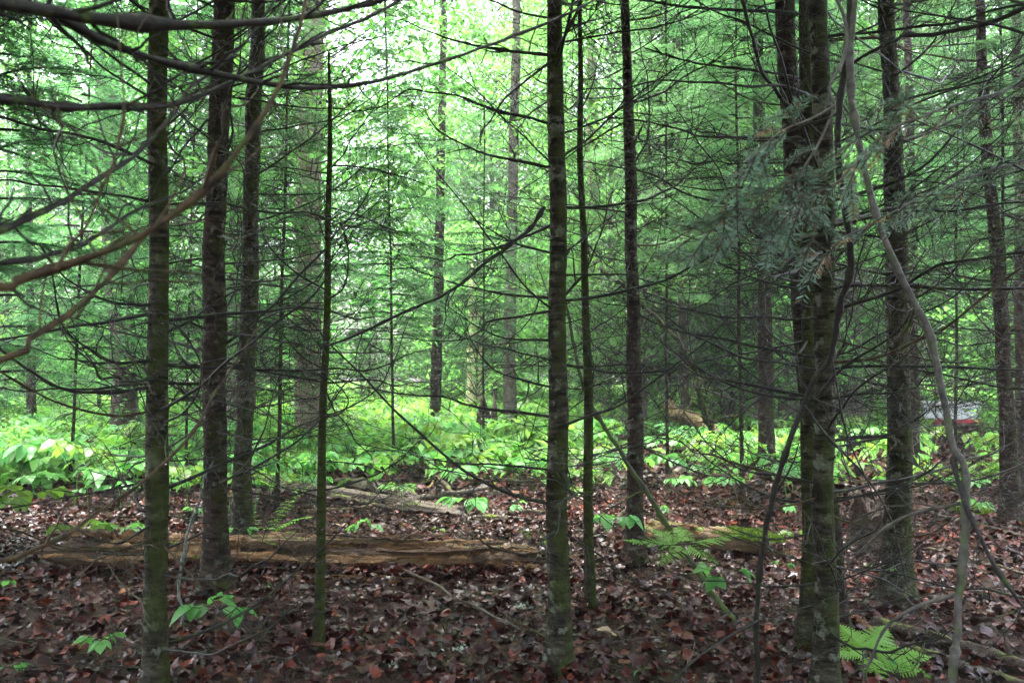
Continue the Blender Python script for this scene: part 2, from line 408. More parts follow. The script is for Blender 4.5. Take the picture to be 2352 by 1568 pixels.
# ================================================================== branches
def dead_branch_mesh(seed, mat, dense=1.0):
    r = np.random.default_rng(seed); mb = MB()
    n = 12; s = np.linspace(0, 1, n)
    a, b = r.uniform(-0.45, 0.2), r.uniform(-0.05, 0.7)
    side = r.uniform(-0.45, 0.45)
    wob = np.cumsum(r.normal(0, 0.022, (n, 3)), 0)
    ax = np.stack([s, side * s ** 2, a * s + b * s * s], 1) + wob * s[:, None]
    rad = 0.0062 * (1 - s) ** 0.8 + 0.0013
    pp, rr = smoothpath(ax, rad, 0.06); rr = rr * r.uniform(0.88, 1.15, len(rr))
    tube(mb, pp, rr, 5)
    def twig(p, d, ln, rad, lev):
        k = 6 if ln > 0.12 else 4; t = np.linspace(0, 1, k)
        dr = r.uniform(-0.55, 0.5); kink = np.cumsum(r.normal(0, 0.06 * ln, (k, 3)), 0); kink[0] = 0
        kink = kink + np.outer(t * t, r.normal(0, 0.28, 3)) * ln
        q = p + d * (t * ln)[:, None] + kink; q[:, 2] += dr * ln * t * t
        tube(mb, q, rad * (1 - 0.7 * t) + 0.0003, 4)
        if lev < 2:
            for _ in range(r.integers(1, 5) if lev == 0 else r.integers(0, 3)):
                f = r.uniform(0.25, 0.95); i = min(k - 2, int(f * (k - 1))); pt = q[i] + (q[i + 1] - q[i]) * (f * (k - 1) - i)
                ang = r.choice([-1, 1]) * r.uniform(0.5, 1.0); c_, s_ = math.cos(ang), math.sin(ang)
                d2 = np.array([d[0] * c_ - d[1] * s_, d[0] * s_ + d[1] * c_, d[2] + r.normal(0, 0.22)]); d2 /= np.linalg.norm(d2)
                twig(pt, d2, ln * r.uniform(0.3, 0.6), rad * 0.6, lev + 1)
    for _ in range(int(r.integers(7, 13) * dense)):
        f = r.uniform(0.12, 0.97); i = int(f * (n - 1)); i = min(i, n - 2); p = ax[i] + (ax[i + 1] - ax[i]) * (f * (n - 1) - i)
        ang = r.choice([-1, 1]) * r.uniform(0.55, 1.15)
        d = np.array([math.cos(ang), math.sin(ang), r.normal(0.0, 0.28)]); d /= np.linalg.norm(d)
        twig(p, d, r.uniform(0.12, 0.6) * (1.1 - 0.6 * f), 0.0026 * (1.1 - 0.6 * f), 0)
    return mb.mesh('dead_branch', mat)
DB = [dead_branch_mesh(100 + i, M_TWIG) for i in range(16)]
DBB = [dead_branch_mesh(200 + i, M_TWIG_BROWN, 0.7) for i in range(3)]
DBF = [dead_branch_mesh(300 + i, M_TWIG, 1.5) for i in range(5)]
def add_branches(root, base, trunk_at, z0, z1, dz, per, ln, rs=1.0, seed=0, meshes=None, brown=0.08):
    """whorls of dead branches, each one an object of its own"""
    r = np.random.default_rng(seed); z = z0
    while z < z1:
        k = max(1, int(round(r.normal(per, 0.8)))); a0 = r.uniform(0, 6.3)
        for i in range(k):
            az = a0 + i * 6.283 / k + r.normal(0, 0.35)
            zz = z + r.normal(0, 0.06)
            if zz < 0.15: continue
            c, rad = trunk_at(zz)
            me = random.choice(DBB) if r.random() < brown else random.choice(meshes or DB)
            o = link('dead_branch', me, root)
            d = np.array([math.cos(az), math.sin(az), 0])
            o.location = c + d * rad * 0.6 - base
            o.rotation_euler = (r.normal(0, 0.9), r.normal(-0.02, 0.2) - 0.05 * (zz - 1.2), az)
            s = ln * r.choice([0.25, 0.5, 0.8, 1, 1.1, 1.2]) * r.uniform(0.8, 1.15) * (0.75 if zz < 0.7 else 1); o.scale = (s, s, s * r.choice([1, 1, 1, 0.8]))
        z += dz * r.uniform(0.6, 1.4)
def stub(root, base, c, az, ln, rad):
    mb = MB(); d = np.array([math.cos(az), math.sin(az), 0.15])
    tube(mb, [c - base, c - base + d * ln * 0.6, c - base + d * ln + [0, 0, 0.01]], [rad, rad * 0.8, rad * 0.55], 6)
    link('branch_stub', mb.mesh('branch_stub', M_TWIG), root)
DROPS = []
def traced(root, base, pts, Y0, Y1, r0, r1, mat=None, name='dead_branch', twigs=6, seed=1, tl=0.2, n=7, rough=0.12):
    r = np.random.default_rng(seed + len(pts) * 7 + int(abs(pts[0][0])))
    m = len(pts); q = np.array([P(x, y, Y0 + (Y1 - Y0) * i / (m - 1)) for i, (x, y) in enumerate(pts)]) - base
    rad = r0 + (r1 - r0) * np.linspace(0, 1, m)
    pp, rr = smoothpath(q, rad, 0.03); rr = rr * r.uniform(1 - rough, 1 + rough, len(rr))
    kn = np.cumsum(r.normal(0, 1, (len(pp), 3)), 0); kn -= np.linspace(0, 1, len(pp))[:, None] * kn[-1]; pp = pp + kn * r0 * 0.13
    for c_ in r.integers(2, max(3, len(pp) - 2), 1 + len(pp) // 9): rr = rr * (1 + r.uniform(0.15, 0.55) * np.exp(-((np.arange(len(pp)) - c_) / 0.9) ** 2))
    mb = MB(); tube(mb, pp, rr, n)
    for _ in range(twigs):
        i = int(r.uniform(0.08, 0.97) * (len(pp) - 1)); d0 = pp[min(i + 1, len(pp) - 1)] - pp[i - 1]; d0 /= np.linalg.norm(d0) + 1e-9
        d = d0 * r.uniform(0.4, 0.9) + r.normal(0, 0.55, 3); d /= np.linalg.norm(d)
        ln = tl * r.uniform(0.3, 1.3); t = np.linspace(0, 1, 6)
        kk = np.cumsum(r.normal(0, 0.035 * ln, (6, 3)), 0); kk[0] = 0
        w_ = pp[i] + d * (t * ln)[:, None] + kk; w_[:, 2] += r.uniform(-0.2, 0.25) * ln * t ** 2
        tube(mb, w_, rr[i] * 0.45 * (1 - 0.75 * t) + 0.0005, 4)
    for i in r.integers(3, len(pp) - 1, max(3, len(pp) // 5)): DROPS.append(pp[i] + base - np.array([0, 0, rr[i] + 0.0015]))
    return link(name, mb.mesh(name, mat or M_TWIG), root)

# ================================================================== conifer and broadleaf crowns
def conifer_crown(seed, z0, z1, rad, nb, nl, nw, tstep, nstep, droop=0.25, top_taper=True, limb=True, mat=None, low=1.0):
    r = np.random.default_rng(seed)
    V, C, LM = [], [], MB()
    for bi in range(nb):
        f = (bi + r.random()) / nb; z = z0 + (z1 - z0) * f
        ln = rad * ((1 - f) ** 0.75 * 0.95 + 0.08) * r.uniform(0.6, 1.12)
        if f < 0.12: ln *= low * r.uniform(0.6, 1)
        az = bi * 2.4 + r.normal(0, 0.3); ca, sa = math.cos(az), math.sin(az)
        k = 10; s = np.linspace(0, 1, k); dp = droop * r.uniform(0.3, 1.4) * ln
        ax = np.stack([ca * s * ln, sa * s * ln, z + 0.12 * ln * s - dp * s ** 2], 1)
        if limb: tube(LM, ax, 0.011 * min(1.5, ln / 1.2) * (1 - s) + 0.002, 4)
        # side twigs
        nt = max(3, int(ln / tstep))
        for sgn in (-1, 1):
            ts = (np.arange(nt) + r.random(nt)) / nt; ts = 0.12 + 0.88 * ts
            p0 = np.stack([np.interp(ts, s, ax[:, j]) for j in range(3)], 1)
            tl = ln * 0.42 * (1 - ts) ** 0.7 * r.uniform(0.5, 1.2, nt) + 0.07
            ang = az + sgn * (0.85 + r.normal(0, 0.18, nt))
            dz = r.normal(-0.12, 0.16, nt)
            d = np.stack([np.cos(ang), np.sin(ang), dz], 1)
            nn = int(max(4, tl.max() / nstep)); u = (np.arange(nn) + 0.5) / nn
            for nsgn in (-1, 1):
                uu = (u[None, :] + r.uniform(-0.3, 0.3, (nt, nn)) / nn)
                keep = (uu * tl.max() <= tl[:, None])
                pp = p0[:, None, :] + d[:, None, :] * (uu * tl.max())[..., None]
                pp[..., 2] -= 0.25 * (uu * tl.max()) ** 2
                na = ang[:, None] + nsgn * r.uniform(0.7, 1.25, (nt, nn))
                nd = np.stack([np.cos(na), np.sin(na), r.normal(0.0, 0.3, (nt, nn))], -1)
                L_ = nl * r.uniform(0.6, 1.25, (nt, nn))
                wv = d[:, None, :] * np.ones((1, nn, 1)) + r.normal(0, 0.35, (nt, nn, 3))
                wv = wv * (nw * 0.5)
                tri = np.stack([pp - wv, pp + wv, pp + nd * L_[..., None]], 2)[keep]
                V.append(tri.reshape(-1, 3))
                cc = np.ones((len(tri), 3)) * r.uniform(0.6, 1.35) * r.uniform(0.8, 1.2, (len(tri), 1))
                C.append(np.repeat(cc, 3, axis=0))
    V = np.concatenate(V); C = np.concatenate(C)
    me = MB().add(V, np.arange(len(V)).reshape(-1, 3), None, C).mesh('crown', mat or M_NEEDLE, False)
    return me, (LM.mesh('limbs', M_TWIG) if limb else None)
def broad_crown(seed, z0, z1, rad, nplates, nleaf, leaf, spread=0.6, flat=0.18):
    r = np.random.default_rng(seed)
    LV = np.array([(0, 0, 0), (0.5, 0.33, 0.06), (1, 0, -0.08), (0.5, -0.33, 0.06), (0.5, 0, -0.02)]); LT = np.array([(0, 4, 1), (4, 2, 1), (0, 3, 4), (4, 3, 2)])
    mb = MB(); LM = MB()
    for k in range(nplates):
        f = r.random(); z = z0 + (z1 - z0) * f
        env = rad * (0.35 + 0.65 * math.sin(math.pi * min(1, 0.15 + 0.85 * f)) ** 0.7)
        a = r.uniform(0, 6.283); q = env * math.sqrt(r.uniform(0.08, 1))
        c = np.array([q * math.cos(a), q * math.sin(a), z])
        n = int(nleaf * r.uniform(0.5, 1.4)); ps = spread * r.uniform(0.6, 1.3)
        e = r.normal(0, 1, (n, 3)) * [ps * 0.55, ps * 0.55, ps * flat]
        e[:, 2] -= 0.25 * (e[:, 0] ** 2 + e[:, 1] ** 2) / ps
        M = rotmats(r.uniform(0, 6.3, n), r.normal(0.25, 0.35, n), r.normal(0, 0.35, n))
        cc = np.ones((n, 3)) * r.uniform(0.65, 1.3) * r.uniform(0.75, 1.25, (n, 1)) * np.array([r.uniform(0.85, 1.2), 1, r.uniform(0.8, 1.1)])
        scatter(mb, LV, LT, c + e, M, leaf * r.uniform(0.6, 1.25, n), cc)
        if k % 2 == 0:
            st = np.array([0, 0, max(z0 * 0.8, z - 0.5 * q - 0.3)]); mid = (st + c) / 2 + [0, 0, 0.12]
            tube(LM, smoothpath([st, mid, c], [0.022, 0.012, 0.004], 0.3)[0], np.linspace(0.02, 0.003, len(smoothpath([st, mid, c], [0.022, 0.012, 0.004], 0.3)[0])), 4)
    return mb.mesh('crown', M_BROAD, False), LM.mesh('limbs', M_FIR_GREY if False else M_TWIG)
CR_MID = [conifer_crown(1, 0, 7.0, 2.0, 80, 0.044, 0.013, 0.055, 0.017), conifer_crown(2, 0, 7.5, 1.9, 80, 0.044, 0.013, 0.055, 0.017)]
CR_FAR = [conifer_crown(3, 0, 12, 2.5, 150, 0.085, 0.024, 0.12, 0.05), conifer_crown(4, 0, 10, 2.2, 130, 0.085, 0.024, 0.12, 0.05), conifer_crown(5, 0, 13, 2.8, 150, 0.09, 0.026, 0.13, 0.055)]
CR_TOP = [conifer_crown(6, 0, 7.5, 2.6, 170, 0.10, 0.034, 0.11, 0.05), conifer_crown(7, 0, 6.5, 2.4, 150, 0.10, 0.034, 0.11, 0.05)]
BR_TREE = [broad_crown(11, 2.0, 15, 3.6, 330, 52, 0.15, 0.8), broad_crown(12, 2.5, 17, 3.9, 350, 52, 0.155, 0.85)]
BR_LOW = [broad_crown(13, 0.7, 4.5, 1.5, 90, 40, 0.10, 0.45), broad_crown(14, 0.9, 5.5, 1.8, 110, 40, 0.105, 0.5), broad_crown(15, 0.5, 3.2, 1.2, 70, 40, 0.09, 0.4)]

# ================================================================== trees
def trunk_mesh(path, rads, mat, n=16, seed=0, flare=0.9, step=0.09, rough=0.05):
    r = np.random.default_rng(seed); ph = r.uniform(0, 6.3, 6); lob = r.integers(3, 5)
    pp, rr = smoothpath(path, rads, step)
    pp = pp.copy(); z = pp[:, 2]; fz = np.clip(z / 0.5, 0, 1)
    pp[:, 0] += fz * (0.007 * np.sin(2.3 * z + ph[5]) + 0.004 * np.sin(5.7 * z + ph[4])); pp[:, 1] += fz * 0.007 * np.sin(1.9 * z + ph[3])
    def rm(p, th):
        zz = p[:, 2][:, None]; t_ = th[None]
        m = 1 + rough * (np.sin(2 * t_ + 3.1 * zz + ph[0]) + 0.7 * np.sin(3 * t_ - 7.3 * zz + ph[1]) + 0.5 * np.sin(5 * t_ + 17 * zz + ph[2]) + 0.5 * np.sin(29 * zz + ph[3]))
        fl = flare * np.exp(-np.clip(zz, -0.2, 9) / 0.11) * (0.55 + 0.45 * np.cos(lob * t_ + ph[4])) + 0.18 * np.exp(-np.clip(zz, 0, 9) / 0.35)
        return m + fl
    mb = MB(); tube(mb, pp, rr, n, rm)
    return mb.mesh('trunk', mat)
def make_tree(name, label, base, path, rads, mat, group=None, cat='tree', n=16, seed=0, flare=0.9, step=0.09):
    """path: absolute points from the ground up"""
    root = empty(name, base); tag(root, label, cat, group)
    path = np.asarray(path, float)
    link('trunk', trunk_mesh(path - base, rads, mat, n, seed, flare, step), root)
    zz = path[:, 2]
    def at(z):
        c = np.array([np.interp(z, zz, path[:, 0]), np.interp(z, zz, path[:, 1]), z]); return c, float(np.interp(z, zz, rads))
    return root, at
def px_tree(name, label, pts, Y, mat, H=12, group=None, seed=0, flare=0.9, n=16, crown=None, crown_z=5.0, crown_s=1.0, rtop=0.03, base=None, step=0.09):
    """pts: (x, y, width) up the trunk, the first at its foot; all at distance Y"""
    path, rads = [], []
    for i, (x, y, wd) in enumerate(pts):
        p = P(x, y, Y); path.append(p); rads.append(wd / 2 / FPX * Y)
    b = onground(path[0][0], Y); path[0] = b - [0, 0, 0.06]; 
    d = path[-1] - path[-2]; d = d / d[2]
    top = path[-1].copy(); hz = H - top[2]
    for f in (0.5, 1.0):
        q = top + np.array([d[0] * 0.4 * hz * f, 0.0, hz * f]); path.append(q); rads.append(rads[len(pts) - 1] * (1 - f) + rtop * f)
    root, at = make_tree(name, label, b, path, rads, mat, group, seed=seed, flare=flare, n=n, step=step)
    if crown is not None:
        c, _ = at(crown_z)
        o = link('crown', crown[0], root, c - b - np.array([0, 0, 0])); o.scale = (crown_s,) * 3; o.rotation_euler = (0, 0, seed * 1.7)
        if crown[1] is not None:
            tag(link('limbs', crown[1], o), kind='stuff')
    return root, at, b
GN = 'slender conifers in the foreground'
near = []
def nt_(key, *a, **k):
    r_, at_, b_ = px_tree(*a, **k); near.append((key, r_, at_, b_)); return r_, at_, b_
T1 = nt_('T1', 'fir_tree', 'straight mottled fir trunk nearest the left edge, foot below the frame', [(358, 1600, 52), (360, 1400, 50), (362, 900, 46), (362, 400, 44), (366, 0, 41)], 4.0, M_FIR, 11, GN, 1, crown=CR_TOP[0], crown_z=4.6)
T2 = nt_('T2', 'fir_tree', 'dark reddish fir trunk rising in front of the rotten log', [(498, 1372, 62), (497, 1300, 56), (492, 1000, 52), (494, 600, 50), (512, 0, 46)], 5.8, M_FIR_DARK, 13, GN, 2, crown=CR_TOP[1], crown_z=5.6)
T3 = nt_('T3', 'fir_tree', 'straight fir trunk just behind the rotten log, right of the dark one', [(556, 1252, 46), (558, 1150, 41), (570, 700, 38), (586, 200, 34), (592, 0, 32)], 7.6, M_FIR, 13, GN, 3, crown=CR_TOP[0], crown_z=6.4)
T4 = nt_('T4', 'fir_sapling', 'thin mossy pole-like sapling left of centre with many bare twigs', [(732, 1492, 24), (738, 1200, 20), (748, 800, 17), (754, 400, 12), (757, 215, 8)], 4.7, M_FIR_GREEN, 3.4, GN, 4, flare=0.3, rtop=0.006, n=10)
T9 = nt_('T9', 'fir_tree', 'central fir trunk with green moss, pale lichen and flared foot', [(1283, 1548, 54), (1284, 1400, 48), (1283, 1000, 45), (1278, 500, 40), (1276, 150, 36), (1275, 0, 34)], 4.3, M_FIR, 11, GN, 5, crown=CR_TOP[1], crown_z=4.7)
T10 = nt_('T10', 'fir_sapling', 'thin green pole just right of the central fir trunk', [(1356, 1392, 25), (1352, 1100, 22), (1344, 700, 18), (1335, 300, 13), (1331, 0, 9)], 5.6, M_FIR_GREEN, 5.5, GN, 6, flare=0.3, rtop=0.008, n=10)
T11 = nt_('T11', 'fir_tree', 'straight dark fir trunk behind the fern, right of centre', [(1457, 1278, 44), (1458, 1150, 39), (1455, 700, 31), (1444, 300, 25), (1436, 0, 21)], 7.0, M_FIR_DARK, 12, GN, 7, crown=CR_TOP[0], crown_z=6.2)
T17 = nt_('T17', 'fir_tree', 'thick mottled fir trunk in front of the right-hand trio', [(1895, 1615, 56), (1896, 1400, 50), (1896, 1000, 48), (1892, 600, 46), (1880, 0, 44)], 3.95, M_FIR, 11, GN, 8, crown=CR_TOP[1], crown_z=4.6)
TB = nt_('TB', 'fir_tree', 'mossy green trunk with wide foot half hidden behind the thick trio trunk', [(1855, 1492, 52), (1858, 1350, 38), (1858, 900, 34), (1858, 500, 32), (1846, 0, 30)], 4.75, M_FIR_GREEN, 11, GN, 9, flare=1.5, crown=CR_TOP[0], crown_z=5.2)
TC = nt_('TC', 'fir_tree', 'reddish brown trunk leaning left out of the top of the right-hand trio', [(1932, 1442, 40), (1905, 1200, 42), (1850, 850, 38), (1828, 500, 42), (1804, 0, 46)], 5.1, M_FIR_DARK, 12, GN, 10, crown=CR_TOP[1], crown_z=5.6)
T20 = nt_('T20', 'fir_tree', 'mossy fir trunk with swollen foot standing right of the dark stump', [(2052, 1402, 64), (2062, 1280, 56), (2064, 900, 52), (2058, 500, 46), (2036, 0, 36)], 5.6, M_FIR, 12, GN, 11, flare=1.2, crown=CR_TOP[0], crown_z=5.6)
TR = nt_('TR', 'fir_tree', 'dark trunk leaning left at the far right edge', [(2322, 1200, 40), (2316, 1000, 36), (2300, 750, 31), (2278, 450, 27), (2255, 150, 22)], 8.7, M_FIR_DARK, 12, GN, 12, crown=CR_FAR[1], crown_z=6.5, crown_s=0.7)
T21 = nt_('T21', 'fir_tree', 'slim trunk showing just behind the swollen-footed mossy fir', [(2098, 1090, 26), (2097, 900, 25), (2094, 500, 22), (2085, 100, 18)], 13.0, M_FIR_DARK, 12, GN, 13, n=10)
GM = 'trunks standing in the middle distance'
def mt(*a, **k):
    r_, at_, b_ = px_tree(*a, group=GM, **k); near.append(('M', r_, at_, b_)); return r_, at_, b_
T5 = mt('maple_tree', 'thick pale-barked trunk in the background left of centre', [(716, 1052, 74), (712, 950, 66), (706, 700, 62), (712, 300, 54), (724, 0, 48)], 15.5, M_FIR_PALE, 18, seed=21, n=14, crown=BR_TREE[0], crown_z=2.5)
T6 = mt('fir_tree', 'slim dark trunk rising from bright plants between the pale trunk and the snag', [(997, 952, 27), (1004, 800, 25), (1010, 500, 21), (1018, 100, 16)], 24, M_FIR_DARK, 16, seed=22, n=10)
T8 = mt('fir_tree', 'grey fir trunk in the bright plants just left of the central trunk', [(1174, 1002, 32), (1170, 850, 29), (1176, 500, 25), (1186, 60, 20)], 20.8, M_FIR_GREY, 16, seed=23, n=12)
T13 = mt('fir_tree', 'thin dark trunk in background left of the three fallen-branch brush trunks', [(1576, 1012, 24), (1570, 800, 20), (1562, 450, 16)], 19.5, M_FIR_DARK, 13, seed=24, n=10)
T14 = mt('fir_tree', 'short-looking dark trunk between two slim background trunks right of centre', [(1678, 985, 23), (1674, 800, 20), (1668, 450, 16)], 23.5, M_FIR_DARK, 14, seed=25, n=10)
T15 = mt('fir_tree', 'dark trunk of middle thickness standing left of the right-hand trio', [(1762, 1102, 42), (1760, 950, 36), (1754, 600, 31), (1744, 200, 25)], 12.2, M_FIR_DARK, 13, seed=26, n=12, crown=CR_MID[0], crown_z=6.0)
T18 = mt('maple_tree', 'massive grey trunk in the background just left of the trio', [(1826, 985, 88), (1822, 900, 68), (1812, 650, 62), (1806, 200, 55)], 23.0, M_FIR_GREY, 19, seed=27, n=14, crown=BR_TREE[1], crown_z=3.5)
T19 = mt('maple_tree', 'massive grey trunk with spreading roots in background right of the trio', [(1958, 985, 84), (1952, 900, 60), (1944, 650, 54), (1940, 200, 48)], 23.0, M_FIR_GREY, 19, seed=28, n=14, flare=1.6, crown=BR_TREE[0], crown_z=3.5)
T22 = mt('maple_tree', 'hazy grey trunk behind foliage at upper left', [(290, 985, 62), (280, 800, 54), (255, 450, 50), (235, 0, 46)], 21, M_FIR_GREY, 17, seed=29, n=12, crown=BR_TREE[1], crown_z=3.5)
T23 = mt('fir_tree', 'very thin dark trunk low in the plants behind the snag', [(1137, 935, 17), (1134, 800, 14), (1130, 500, 11)], 34, M_FIR_DARK, 13, seed=30, n=8)
T24 = mt('birch_tree', 'pale trunk seen low behind the thin green pole', [(1370, 960, 52), (1370, 880, 42), (1366, 700, 36), (1360, 300, 30)], 29, M_FIR_PALE, 18, seed=31, n=10)
T25 = mt('fir_tree', 'slim dark trunk crossing the right edge of the frame', [(2350, 1150, 30), (2346, 900, 27), (2342, 500, 22)], 10.5, M_FIR_DARK, 12, seed=32, n=10)
T26 = mt('fir_tree', 'thin dim trunk low in the greenery near the left edge', [(72, 1000, 22), (72, 800, 18), (66, 450, 14)], 20, M_FIR_DARK, 13, seed=33, n=8)
T27 = mt('fir_tree', 'grey trunk behind the dark pair in front of the rotten log', [(538, 1010, 40), (540, 800, 36), (545, 400, 30), (555, 0, 26)], 19, M_FIR_GREY, 16, seed=34, n=10, crown=CR_FAR[1], crown_z=5.5)

# dead branches on the foreground trunks
spec = {'T1': (0.35, 3.7, 0.27, 3.0, 1.0), 'T2': (0.5, 4.6, 0.28, 3.4, 1.05), 'T3': (0.7, 5.4, 0.32, 3.4, 1.0), 'T4': (0.3, 2.9, 0.17, 2.6, 0.55),
        'T9': (0.5, 3.6, 0.30, 2.4, 0.9), 'T10': (0.5, 4.2, 0.22, 2.6, 0.55), 'T11': (0.7, 5.0, 0.32, 2.8, 0.9), 'T17': (0.4, 3.6, 0.30, 3.0, 0.95),
        'TB': (0.5, 3.9, 0.42, 2.4, 0.85), 'TC': (0.8, 4.2, 0.45, 2.2, 0.85), 'T20': (0.4, 4.4, 0.30, 3.2, 1.0), 'TR': (0.5, 5.8, 0.30, 3.2, 1.1), 'T21': (0.8, 6, 0.6, 2.4, 1.1)}
mi = 0
for k, (key, root, at, base) in enumerate(near):
    if key in spec:
        z0, z1, dz, per, ln = spec[key]
        add_branches(root, base, at, z0, z1, dz * 0.8, per * 1.15, ln * 1.2, 1, 50 + k)
        r = np.random.default_rng(900 + k)
        for _ in range(9):
            z = r.uniform(0.3, 3.3); c, rad = at(z); az = r.uniform(3.3, 6.1)
            stub(root, base, c + np.array([math.cos(az), math.sin(az), 0]) * rad * 0.8, az, r.uniform(0.015, 0.07), r.uniform(0.004, 0.008))
    else:
        dist = base[1]
        if 'fir' in root.name: add_branches(root, base, at, 0.8, min(1.55 + dist * 0.36, 8), 0.5, 2.8, 1.1, 1, 50 + k, DBF, 0.0)

# traced branches of the central fir
r9, at9, b9 = T9
for i, (pts, Y0, Y1, r0, r1) in enumerate([
    ([(1250, 476), (1220, 526), (1177, 557), (1120, 600), (1063, 651), (1012, 684), (955, 705), (885, 735), (804, 772), (735, 800)], 4.25, 3.7, 0.0105, 0.005),
    ([(1262, 384), (1180, 369), (1120, 356), (1073, 336), (1012, 302), (985, 269), (975, 242)], 4.28, 3.9, 0.008, 0.002),
    ([(1262, 284), (1204, 269), (1147, 259), (1086, 235), (1046, 220), (985, 212), (938, 207), (895, 235), (858, 255)], 4.3, 4.3, 0.008, 0.002),
    ([(1262, 126), (1177, 116), (1086, 101), (1019, 84), (945, 54), (851, 17)], 4.3, 4.6, 0.009, 0.002),
    ([(1281, 118), (1301, 74), (1325, 27), (1340, -20)], 4.25, 4.0, 0.009, 0.006),
    ([(1262, 144), (1204, 191), (1157, 232), (1126, 279), (1106, 302), (1103, 336)], 4.28, 4.1, 0.007, 0.002),
    ([(1290, 373), (1301, 353), (1355, 316), (1422, 252), (1489, 201), (1568, 151), (1640, 120)], 4.3, 4.5, 0.008, 0.002),
    ([(1262, 580), (1184, 557), (1137, 533), (1080, 500)], 4.25, 4.0, 0.007, 0.002),
    ([(1264, 684), (1170, 678), (1103, 664), (1053, 654), (992, 634), (918, 607)], 4.3, 4.5, 0.007, 0.002),
    ([(1264, 715), (1187, 728), (1116, 738), (1103, 758), (1063, 778), (999, 782), (918, 775)], 4.25, 3.9, 0.007, 0.002),
    ([(1264, 780), (1170, 778), (1120, 762), (1076, 738), (1010, 690)], 4.3, 4.4, 0.006, 0.002),
    ([(1266, 889), (1214, 876), (1137, 849), (1086, 788), (1070, 740)], 4.28, 4.1, 0.006, 0.002),
    ([(1266, 958), (1187, 946), (1120, 940), (1073, 930), (1019, 913), (952, 909), (885, 899), (784, 872)], 4.3, 4.2, 0.008, 0.003),
    ([(1293, 684), (1321, 651), (1348, 617), (1368, 567), (1382, 527), (1402, 450)], 4.3, 4.2, 0.008, 0.002),
    ([(1298, 580), (1338, 550), (1378, 520), (1440, 470)], 4.3, 4.5, 0.007, 0.002)]):
    traced(r9, b9, pts, Y0, Y1, r0, r1, seed=i, twigs=8, tl=0.28, name='dead_branch')
r17, at17, b17 = T17
for i, (pts, Y0, Y1, r0, r1) in enumerate([
    ([(1905, 666), (1954, 654), (2072, 654), (2206, 661), (2352, 661), (2450, 655)], 3.95, 3.5, 0.009, 0.005),
    ([(1900, 849), (1937, 845), (1988, 842), (2105, 842), (2240, 845), (2352, 851), (2440, 860)], 3.95, 3.5, 0.008, 0.004),
    ([(1870, 919), (1937, 842), (2005, 799), (2055, 768), (2088, 725), (2110, 650)], 3.9, 3.4, 0.008, 0.003),
    ([(1887, 664), (1820, 614), (1770, 563), (1720, 500)], 3.9, 3.6, 0.010, 0.004),
    ([(1877, 671), (1803, 658), (1719, 634), (1628, 594)], 3.95, 3.8, 0.007, 0.003),
    ([(1875, 849), (1803, 835), (1702, 819), (1635, 788), (1568, 755), (1500, 700)], 3.95, 3.6, 0.008, 0.003),
    ([(1872, 919), (1770, 906), (1669, 879), (1568, 822), (1500, 770)], 3.95, 3.8, 0.007, 0.003),
    ([(1875, 1110), (1780, 1090), (1700, 1075), (1620, 1010), (1560, 930)], 3.95, 3.7, 0.006, 0.002),
    ([(1885, 1155), (1800, 1150), (1720, 1120), (1640, 1070), (1575, 1010)], 3.95, 3.9, 0.007, 0.002),
    ([(1885, 312), (1837, 269), (1810, 248), (1776, 201), (1749, 165), (1729, 87), (1712, 20), (1700, -20)], 3.9, 3.6, 0.010, 0.008),
    ([(1905, 1155), (1990, 1135), (2060, 1118), (2130, 1085), (2190, 1030)], 3.95, 3.8, 0.008, 0.003),
    ([(1900, 1340), (1990, 1310), (2080, 1270), (2160, 1210)], 3.9, 3.7, 0.005, 0.002)]):
    traced(r17, b17, pts, Y0, Y1, r0, r1, seed=30 + i, twigs=7, tl=0.25, name='dead_branch')
rC, atC, bC = TC
for i, (pts, Y0, Y1, r0, r1) in enumerate([
    ([(1830, 30), (1702, 24), (1568, 15), (1440, -5)], 5.05, 4.6, 0.011, 0.006),
    ([(1840, 180), (1803, 175), (1736, 165), (1652, 154), (1568, 138), (1480, 110)], 5.05, 4.7, 0.010, 0.004),
    ([(1850, 316), (1765, 316), (1685, 314), (1602, 312), (1568, 299), (1480, 280), (1400, 270)], 5.05, 4.6, 0.009, 0.004),
    ([(1850, 403), (1780, 406), (1702, 410), (1568, 411), (1470, 425)], 5.05, 4.8, 0.007, 0.003),
    ([(1856, 517), (1760, 505), (1702, 480), (1650, 463), (1568, 440), (1500, 400), (1400, 380)], 5.05, 4.5, 0.010, 0.004)]):
    traced(rC, bC, pts, Y0, Y1, r0, r1, seed=60 + i, twigs=9, tl=0.3, name='dead_branch')
r1, at1, b1 = T1
